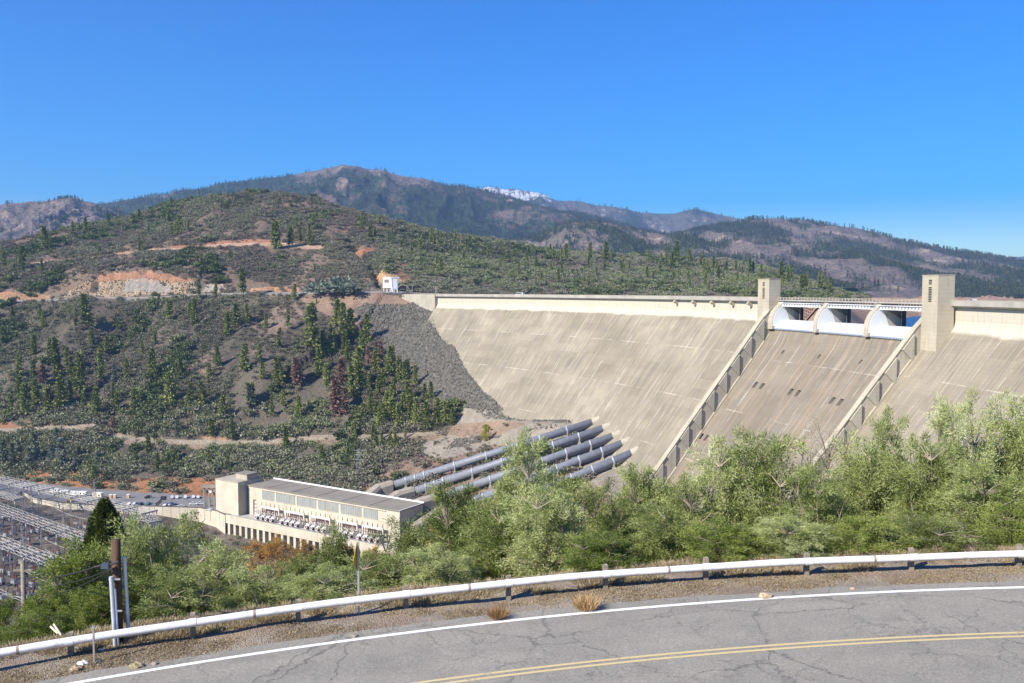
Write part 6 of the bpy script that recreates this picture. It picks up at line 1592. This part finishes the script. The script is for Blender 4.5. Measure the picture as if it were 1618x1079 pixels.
FG = [ # px, ytop, Y, width px, kind, label
 (2,  950, 33, 70, 'green', 'green shrub at the lower left corner beyond the guardrail end'),
 (80,  925, 31, 80, 'green', 'yellow green shrub between the weathered pole and the dark pole stub, left of two'),
 (118, 868, 34, 120, 'green', 'tall yellow green shrub just left of the dark pole stub'),
 (60,  962, 26, 90, 'green', 'low green shrub directly behind the leaning pale sticks'),
 (150, 930, 28, 70, 'green', 'low green shrub at the foot of the dark pole stub, left side'),
 (232, 832, 36, 125, 'silver', 'silvery green tree right behind the dark pole stub, its crown against the car park wall'),
 (215, 905, 28.5, 90, 'green', 'bright green shrub at the right foot of the dark pole stub'),
 (300, 833, 38, 120, 'silver', 'silvery tree with bare twigs below the curve of the retaining wall'),
 (352, 868, 33, 110, 'silver', 'silvery shrub in front of the left end of the deck piers'),
 (285, 900, 28, 110, 'silver', 'low silver shrub behind the second and third guardrail posts'),
 (415, 905, 29, 120, 'silver', 'low silver shrub below the orange bushes of the piers'),
 (425, 888, 36, 105, 'twig', 'sparse grey twiggy tree below the deck piers'),
 (490, 885, 33, 110, 'silver', 'silvery shrub left of the road sign'),
 (540, 838, 38, 70, 'silver', 'slim silvery tree rising before the transformer banks'),
 (530, 905, 28, 110, 'silver', 'low shrub at the left foot of the road sign post'),
 (600, 880, 31, 120, 'silver', 'dense shrub right of the road sign post'),
 (655, 828, 38, 120, 'silver', 'silver green tree hiding the right end of the powerhouse'),
 (700, 868, 30, 120, 'silver', 'low dense shrub behind the guardrail below the powerhouse end'),
 (735, 775, 38, 130, 'silver', 'broad silver green tree over the lower ends of the penstocks'),
 (790, 800, 33, 120, 'silver', 'dense mid height tree in front of the broad tree at the penstocks'),
 (845, 703, 38, 105, 'silver', 'tallest slim tree crossing the middle of the penstocks'),
 (868, 780, 31, 120, 'silver', 'dense tree below the slim tree crossing the penstocks'),
 (905, 752, 36, 105, 'silver', 'tree right of the slim tree, below the nearest penstock'),
 (965, 775, 34, 110, 'silver', 'tree in the gap between penstocks and spillway foot, left'),
 (1022, 745, 36, 100, 'silver', 'pointed tree at the foot of the left training wall'),
 (950, 850, 28, 120, 'green', 'low dark green shrub behind the middle of the guardrail'),
 (1055, 800, 30, 110, 'silver', 'mid height shrub below the foot of the left training wall'),
 (1095, 765, 35, 90, 'silver', 'tree at the left edge of the spillway foot'),
 (1155, 708, 36, 120, 'silver', 'rounded silver tree over the left half of the spillway foot'),
 (1230, 684, 35, 140, 'silver', 'broad crown tree over the middle of the spillway foot'),
 (1150, 825, 28, 120, 'green', 'low green shrub below the rounded silver tree'),
 (1310, 672, 37, 105, 'twig', 'sparse twiggy grey tree at the right half of the spillway foot'),
 (1300, 745, 31, 120, 'silver', 'dense shrub in front of the sparse twiggy tree'),
 (1252, 840, 27.5, 110, 'silver', 'low shrub behind the guardrail below the broad crown tree'),
 (1372, 700, 34, 110, 'silver', 'silver tree below the foot of the right training wall'),
 (1375, 830, 28, 110, 'green', 'low dark green shrub behind the guardrail toward the right'),
 (1418, 668, 36, 90, 'silver', 'tall slim silver tree right of the right training wall'),
 (1470, 700, 32, 110, 'silver', 'mid height tree before the right dam face'),
 (1480, 820, 28, 110, 'silver', 'low shrub at the trunk of the mid height right tree'),
 (1535, 645, 34, 115, 'silver', 'tallest tree at the right, its top against the right dam face'),
 (1560, 740, 29.5, 120, 'silver', 'dense shrub below the tallest right tree'),
 (1612, 640, 35, 130, 'silver', 'tree cut by the right edge of the picture'),
 (1610, 790, 28, 110, 'green', 'dark green shrub low at the right edge'),
]
for a in FG: fg(*a)
for i, (x, y, Y, w, lab) in enumerate([(400, 858, 455, 62, 'orange autumn tree at the left of the deck piers'), (440, 852, 448, 58, 'orange autumn tree before the middle of the deck piers'), (478, 858, 440, 55, 'orange autumn tree at the right of the deck piers'), (545, 862, 430, 60, 'orange autumn tree below the deck behind the slim silvery tree'), (590, 868, 425, 55, 'orange autumn tree left of the powerhouse end'), (352, 868, 470, 44, 'yellowing tree at the left end of the piers'), (690, 835, 430, 50, 'rust orange tree seen through leaves right of the powerhouse end')]):
    fg(x, y, Y, w, 'autumn', lab, name='autumn_tree', grp='autumn trees by the river', zb=-151.)
# yellow tree on the berm
h_ = hit(768, 697)
if h_:
    r = empty('yellow_tree', h_[0], 'small yellow tree standing alone on the gravel berm above the penstocks', 'tree'); s_ = 28 / 1400 * h_[0][1]
    ym_ = leafmat('yellow_leaves', [(0, (.25, .24, .03)), (1, (.50, .44, .06))], .2); lm = VAR['autumn'][0][1].copy(); lm.materials[0] = ym_
    r.scale = (s_ * .8, s_ * .8, s_)
    for nm, me in (('branches', VAR['autumn'][0][0]), ('crown', lm)): o = bpy.data.objects.new(nm, me); COL.objects.link(o); o.parent = r
# dark dense conifer left of the pole
def dense_conifer():
    g = np.random.RandomState(77); n = 30000; z = g.rand(n) ** .85; a = g.rand(n) * 6.28
    prof = np.interp(z, [0, .15, .45, .75, .92, 1.], [.20, .24, .225, .15, .07, .01])
    rad = prof * (.55 + .5 * g.rand(n) ** .4) * (1 + .42 * np.sin(a * 3 + z * 9) * np.sin(z * 31 + a * 2) + .18 * np.sin(a + 1.2 + z * 4))
    pos = np.stack([np.cos(a) * rad, np.sin(a) * rad, z * .97 + .02], 1); d_ = np.stack([np.cos(a), np.sin(a), .5 + 0 * a], 1) + g.normal(size=(n, 3)) * .45
    return leaf_mesh('crown', leaf_quads(pos, d_, g.uniform(.014, .032, n), g.uniform(.006, .012, n), g), np.repeat(np.clip(g.rand(n) * .7 + .3 * np.sin(z * 30 + a * 3) ** 2, 0, 1), 4), LM['dark'])
tY = 52.; tp = P(166, 789, tY); bz = float(gz(tp[0], tY)) - .3; Hh = tp[2] - bz
r = empty('cypress_tree', (tp[0], tY, bz), 'dense dark green conifer rising behind the brown pole stub', 'tree'); r.scale = (Hh * .62, Hh * .62, Hh)
for nm, me in (('trunk', trunk_mesh(.9, .03)), ('crown', dense_conifer())): o = bpy.data.objects.new(nm, me); COL.objects.link(o); o.parent = r

# ================================================================ LIGHT, SKY, AIR, CAMERA
sun_dir = np.array([-.80, -.60]); sun_dir = sun_dir / np.linalg.norm(sun_dir); EL = R(36)
import mathutils
sv = mathutils.Vector((sun_dir[0] * math.cos(EL), sun_dir[1] * math.cos(EL), math.sin(EL)))
sl_ = bpy.data.lights.new('sun', 'SUN'); sl_.energy = 5.0; sl_.angle = R(.53); sl_.color = (1, .92, .775)
so = bpy.data.objects.new('sun', sl_); COL.objects.link(so); so.rotation_euler = sv.to_track_quat('Z', 'Y').to_euler(); so.location = (-60, -60, 80)
w = bpy.data.worlds.new('World'); sc.world = w; w.use_nodes = True; nt = w.node_tree
sk = nt.nodes.new('ShaderNodeTexSky'); sk.sky_type = 'NISHITA'; sk.sun_disc = False; sk.sun_elevation = EL
sk.sun_rotation = math.atan2(sun_dir[0], sun_dir[1]); sk.altitude = 300; sk.air_density = 1.0; sk.dust_density = .25; sk.ozone_density = 4.0
hs = nt.nodes.new('ShaderNodeHueSaturation'); hs.inputs['Saturation'].default_value = 2.1; hs.inputs['Value'].default_value = .98; hs.inputs['Hue'].default_value = .517; nt.links.new(sk.outputs[0], hs.inputs['Color']); nt.links.new(hs.outputs[0], nt.nodes['Background'].inputs[0]); nt.nodes['Background'].inputs[1].default_value = .12
HAZE = True
if HAZE:
    b = MB(); b.box(-9500, 9500, -200, 15500, float(min(GZ.min(), NZ.min(), -153)) - 1, 1500)
    m_ = bpy.data.materials.new('air_haze'); m_.use_nodes = True; nt = m_.node_tree; nt.nodes.remove(nt.nodes['Principled BSDF'])
    pv = nt.nodes.new('ShaderNodeVolumePrincipled'); pv.inputs['Color'].default_value = (.38, .62, 1, 1); pv.inputs['Density'].default_value = 7.0e-5; pv.inputs['Anisotropy'].default_value = .1
    nt.links.new(pv.outputs[0], nt.nodes['Material Output'].inputs['Volume'])
    o = b.build('haze', m_); tag(o, kind='stuff')
cam = bpy.data.cameras.new('camera'); co = bpy.data.objects.new('camera', cam); COL.objects.link(co); sc.camera = co
cam.sensor_width = 36; cam.lens = 36 * f / W0; cam.clip_start = .1; cam.clip_end = 60000
co.location = (0, 0, 0); co.rotation_euler = (math.pi / 2 - pitch, 0, 0)
sc.view_settings.view_transform = 'Standard'; sc.view_settings.look = 'None'; sc.view_settings.exposure = .75; sc.view_settings.gamma = 1
sc.cycles.max_bounces = 5; sc.cycles.diffuse_bounces = 2; sc.cycles.glossy_bounces = 2; sc.cycles.transmission_bounces = 3; sc.cycles.volume_bounces = 0
sc.cycles.use_denoising = True; sc.cycles.caustics_reflective = False; sc.cycles.caustics_refractive = False
